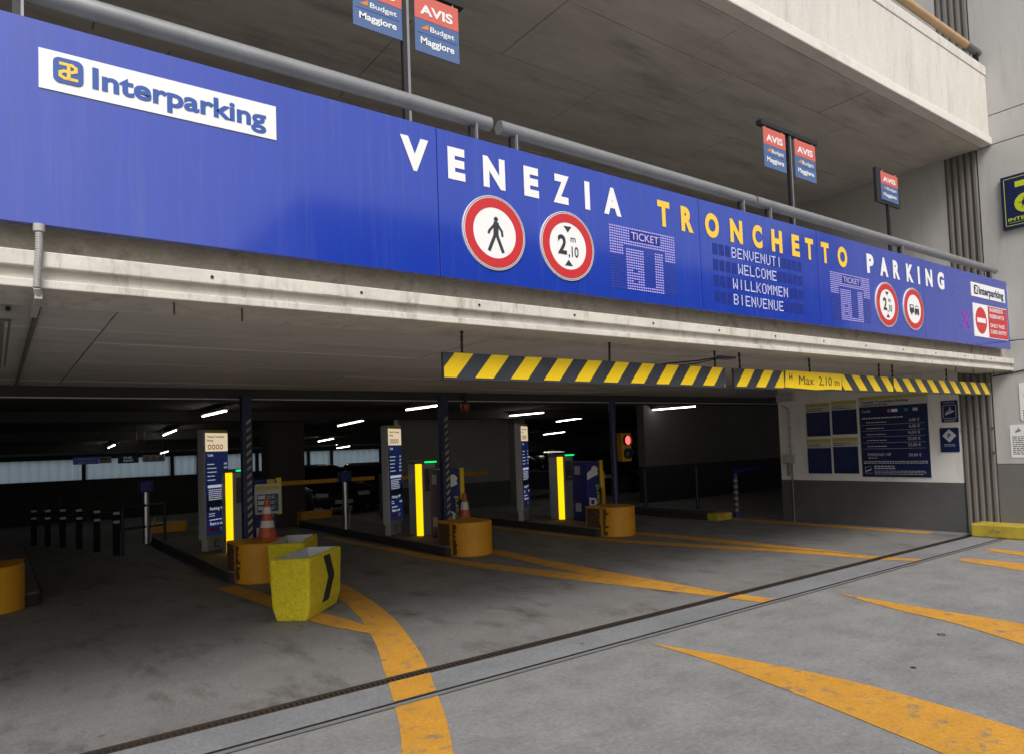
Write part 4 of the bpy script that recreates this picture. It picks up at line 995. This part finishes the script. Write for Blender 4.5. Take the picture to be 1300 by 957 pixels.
# hanging direction signs
def hang(x0, x1, z0, z1, m_, label):
    t = thing('hanging_sign', label, 'hanging sign', ((x0 + x1) / 2, 20, z0), group='small signs hung from the garage ceiling')
    w_ = x1 - x0; h_ = z1 - z0
    p_ = MB().box(-w_ / 2, w_ / 2, -.02, .02, 0, h_).build('panel', m_, t)
    for s in (-.4, .4): MB().path([(s * w_, 0, h_), (s * w_, 0, 2.40 - z0)], .008, 6).build('hanger', DKMET, t)
    return t, fr((0, -.021, 0), (1, 0, 0), (0, 0, 1)), w_, h_
t, F, w_, h_ = hang(1.50, 2.02, 1.56, 1.73, mat('hang_blue', (.03, .05, .20), .4, emit=.03, ecol=(.1, .15, .6)), 'small blue direction sign hanging at far left')
mb = MB(F); textlines(mb, -w_ * .3, w_ * .3, h_ * .62, 2, .075, .03, z=.003, ragged=0); mb.build('lettering', PW, t)
t, F, w_, h_ = hang(2.03, 2.28, 1.57, 1.73, mat('hang_pale', (.25, .25, .25), .4), 'small pale sign hanging beside the blue direction sign'); mb = MB(F); textlines(mb, -w_ * .35, w_ * .35, h_ * .5, 1, .075, .04, z=.003, ragged=0); mb.build('lettering', NAVY, t)
t, F, w_, h_ = hang(2.42, 2.86, 1.55, 1.74, BLACK, 'black display with two white lines hanging between the pale signs'); mb = MB(F)
add_text(mb, 'VIA DEI', -.11, .11, .05, wd=.18, z=.003, bold=.03); add_text(mb, 'SLANCY', -.11, .04, .05, wd=.22, z=.003, bold=.03); mb.build('lit_lettering', LEDW, t)
t, F, w_, h_ = hang(2.95, 3.45, 1.56, 1.73, mat('hang_grey', (.30, .28, .28), .4), 'small sign with three symbols hanging left of the first totem'); 
MB(F).ring(-.16, .085, .035, .05, 0, .003, 20).build('round_symbol', BLACK, t); MB(F).stroke([(-.06, .04), (0, .13), (.06, .04), (-.06, .04)], .015, 0, .003).build('triangle_symbol', BLACK, t); MB(F).disc(.16, .085, .055, 0, .003, 20).build('blue_symbol', LOGO_B, t)
# ceiling battens
tubes = [(3.32, 13.46, 15.3), (3.57, 19.2, 20.9), (6.72, 11.79, 13.2), (7.42, 16.9, 18.6), (11.15, 14.3, 16.0), (13.95, 11.73, 13.2), (6.13, 7.3, 7.95)]
far = [((141, 563), 0), ((348, 551), 0), ((401, 558.5), 0), ((418, 563), 0), ((527, 545), 0), ((595, 547), 0), ((701, 535), 0), ((403, 570), 0), ((704, 556), 0), ((199, 572), 0)]
FARPOS = [(2.9, 24.6), (7.55, 22.4), (9.5, 24.2), (11.2, 26.8), (11.2, 20.4), (13.6, 20.7), (14.6, 16.6), (12.5, 30.0), (19.5, 23.6), (5.2, 29.5)]
for x, y in FARPOS: tubes.append((x, y, y + 1.5))
where = ['above the first totem', 'second along the left row', 'just left of the central post', 'left of the central totem, further in', 'right of the central post', 'rightmost in the dark bay', 'behind the left striped bar',
         'third along the left row', 'above the dark column', 'over the parked cars', 'behind the one over the parked cars', 'right of the central totem head', 'above the pale inner wall', 'above the traffic light island machine', 'far back before the rear sheets', 'low at the far right', 'far left before the rear sheets']
for (x, y0, y1), wh in zip(tubes, where):
    zt = (2.50 if y0 < 10 else 2.42) + min(zf(y0), 0)
    t = thing('tube_light', 'lit fluorescent tube on the garage ceiling, ' + wh, 'tube light', (x, y0, zt), group='fluorescent tubes on the garage ceiling')
    dz = zf(y1) - zf(y0)
    MB().add([(-.04, 0, .035), (.04, 0, .035), (.04, y1 - y0, .035 + dz), (-.04, y1 - y0, .035 + dz), (-.04, 0, .07), (.04, 0, .07), (.04, y1 - y0, .07 + dz), (-.04, y1 - y0, .07 + dz)],
             [(3, 2, 1, 0), (4, 5, 6, 7), (0, 1, 5, 4), (1, 2, 6, 5), (2, 3, 7, 6), (3, 0, 4, 7)]).build('batten', DADO2, t)
    MB().tube((0, .02, .012), (0, y1 - y0 - .02, .012 + dz), .013, 10).build('tube', E_TUBE, t, smooth=True)
# warning beacon under the beam
t = thing('warning_beacon', 'unlit red warning beacon under the inner beam by the central post', 'beacon', (6.35, 10.3, 2.22))
MB().lathe([(0, .0), (.05, .005), (.075, .04), (.075, .13), (.05, .15)]).build('lens', mat('beacon_red', (.30, .035, .015), .25), t, smooth=True); MB().tube((0, 0, .14), (0, 0, .33), .03, 12).build('mount', DKMET, t)
# rails and blue gate right of the islands
for i, (x, y, l) in enumerate(((11.9, 11.6, 'left of two'), (13.1, 11.1, 'right of two'))):
    tag(MB().tube((x, y, 0), (x, y, .98), .04, 12).build('bollard', BLUEP), 'thin dark bollard in the dark right hand bay, ' + l, 'bollard', 'thin dark bollards')
t = thing('hoop_barrier', 'dark blue tubular hoop barrier with yellow stripes beside the price wall', 'barrier', (12.1, 9.24, 0))
MB().path([(0, 0, 0), (0, 0, .88), (.06, .04, .94), (2.2, .9, .94)], .05, 14).build('hoop', BLUEM, t, smooth=True)
mb = MB()
for k in range(6): mb.tube((0, 0, .12 + .12 * k), (0, 0, .17 + .12 * k), .0525, 14)
mb.build('yellow_bands', mat('band_ochre', (.30, .20, .03), .6), t)

# parked cars, dark in the back
def car(x, y, rz, paint, label):
    t = thing('parked_car', label, 'car', (x, y, zf(y)), rz, group='cars parked in the dark garage')
    W_ = .88
    side = [(-2.1, .32), (-2.12, .62), (-1.95, .80), (-1.05, .93), (1.45, .97), (2.05, .90), (2.12, .55), (2.08, .30)]
    vs = []; n = len(side)
    for sx in (-1, 1): vs += [(sx * W_ * (.90 if z < .4 else 1.0), y_, z) for y_, z in side]
    fs = [tuple(range(n)), tuple(range(2 * n - 1, n - 1, -1))] + [((i + 1) % n, i, n + i, n + (i + 1) % n) for i in range(n)]
    MB().add(vs, fs).build('body', paint, t, smooth=False, bevel=.07, bseg=3)
    cab = [(-1.05, .93, W_ * .95), (-.35, 1.40, W_ * .72), (.95, 1.45, W_ * .72), (1.75, .96, W_ * .93)]
    vs = [(-w_, y_, z) for y_, z, w_ in cab] + [(w_, y_, z) for y_, z, w_ in cab]
    MB().add(vs, [(0, 1, 2, 3), (7, 6, 5, 4), (0, 4, 5, 1), (1, 5, 6, 2), (2, 6, 7, 3)]).build('glasshouse', GLASS, t, bevel=.04)
    MB().add([(-W_ * .70, -.33, 1.405), (W_ * .70, -.33, 1.405), (W_ * .70, .93, 1.46), (-W_ * .70, .93, 1.46), (-W_ * .62, -.2, 1.45), (W_ * .62, -.2, 1.45), (W_ * .62, .8, 1.49), (-W_ * .62, .8, 1.49)],
             [(4, 5, 6, 7), (0, 1, 5, 4), (1, 2, 6, 5), (2, 3, 7, 6), (3, 0, 4, 7)]).build('roof', paint, t, bevel=.02)
    for sx in (-1, 1):
        for yy_ in (-1.35, 1.35):
            wh = MB().tube((sx * (W_ - .18), yy_, .31), (sx * (W_ + .01), yy_, .31), .31, 22).build('wheel', TYRE, t, smooth=True)
            MB().tube((sx * (W_ + .005), yy_, .31), (sx * (W_ + .02), yy_, .31), .19, 14).build('rim', CHROME, wh)
        MB().box(sx * .62 - .18, sx * .62 + .18, -2.14, -2.02, .60, .72).build('headlight', LAMPG, t, bevel=.03)
        MB().box(sx * .95 - .08, sx * .95 + .08, -.85, -.70, .95, 1.08).build('mirror', paint, t, bevel=.02)
    MB().box(-.26, .26, -2.155, -2.13, .40, .51).build('number_plate', LABELW, t)
car(7.9, 21.6, 0, CARP[0], 'dark parked car left of the central totem, nearest the column')
car(10.0, 22.0, 0, CARP[1], 'dark grey parked car directly behind the central totem')
car(14.9, 18.5, R(-8), CARP[2], 'dark parked car behind the traffic light island totem')
car(17.2, 18.4, R(5), CARP[0], 'black parked car behind the rightmost ticket machine')
car(-4.5, 22.5, 0, CARP[1], 'dark grey parked car at the far left of the garage')

# ------------------------------------------------------------------ across the street: mirrored in the glossy sign
ob = thing('street_building', 'long grey building across the street, seen only as a dark reflection in the blue sign', 'building', (32, -17, 0)); WORLD.append(ob)
MB().box(9, 54, -29, -17, 0, 10.5).build('wall', C_IN, ob)
MB().box(8.8, 54.2, -29.2, -16.8, 10.5, 10.8).build('roof', C_DARK, ob)
win = None
for i in range(15):
    for j in range(3):
        if win is None: win = MB().box(0, 1.8, -17.02, -16.97, 0, 1.6).build('window', GLASS, ob); o = win
        else: o = win.copy(); COL.objects.link(o)
        o.location = (9.8 + 2.95 * i, 0, 1.4 + 3.1 * j)
ob = thing('street_building', 'taller grey block at the street end, seen only mirrored in the sign', 'building', (66, -20, 0)); WORLD.append(ob)
MB().box(58, 80, -34, -14, 0, 19).build('wall', C_IN, ob); MB().box(57.8, 80.2, -34.2, -13.8, 19, 19.4).build('roof', C_DARK, ob)

# ------------------------------------------------------------------ finish: parts drawn in world space hang under their empties
for root in WORLD:
    inv = root.matrix_basis.inverted() if root.matrix_basis != Matrix() else Matrix.Translation(-Vector(root.location))
    inv = Matrix.Translation(-Vector(root.location))
    for chd in root.children: chd.matrix_parent_inverse = inv
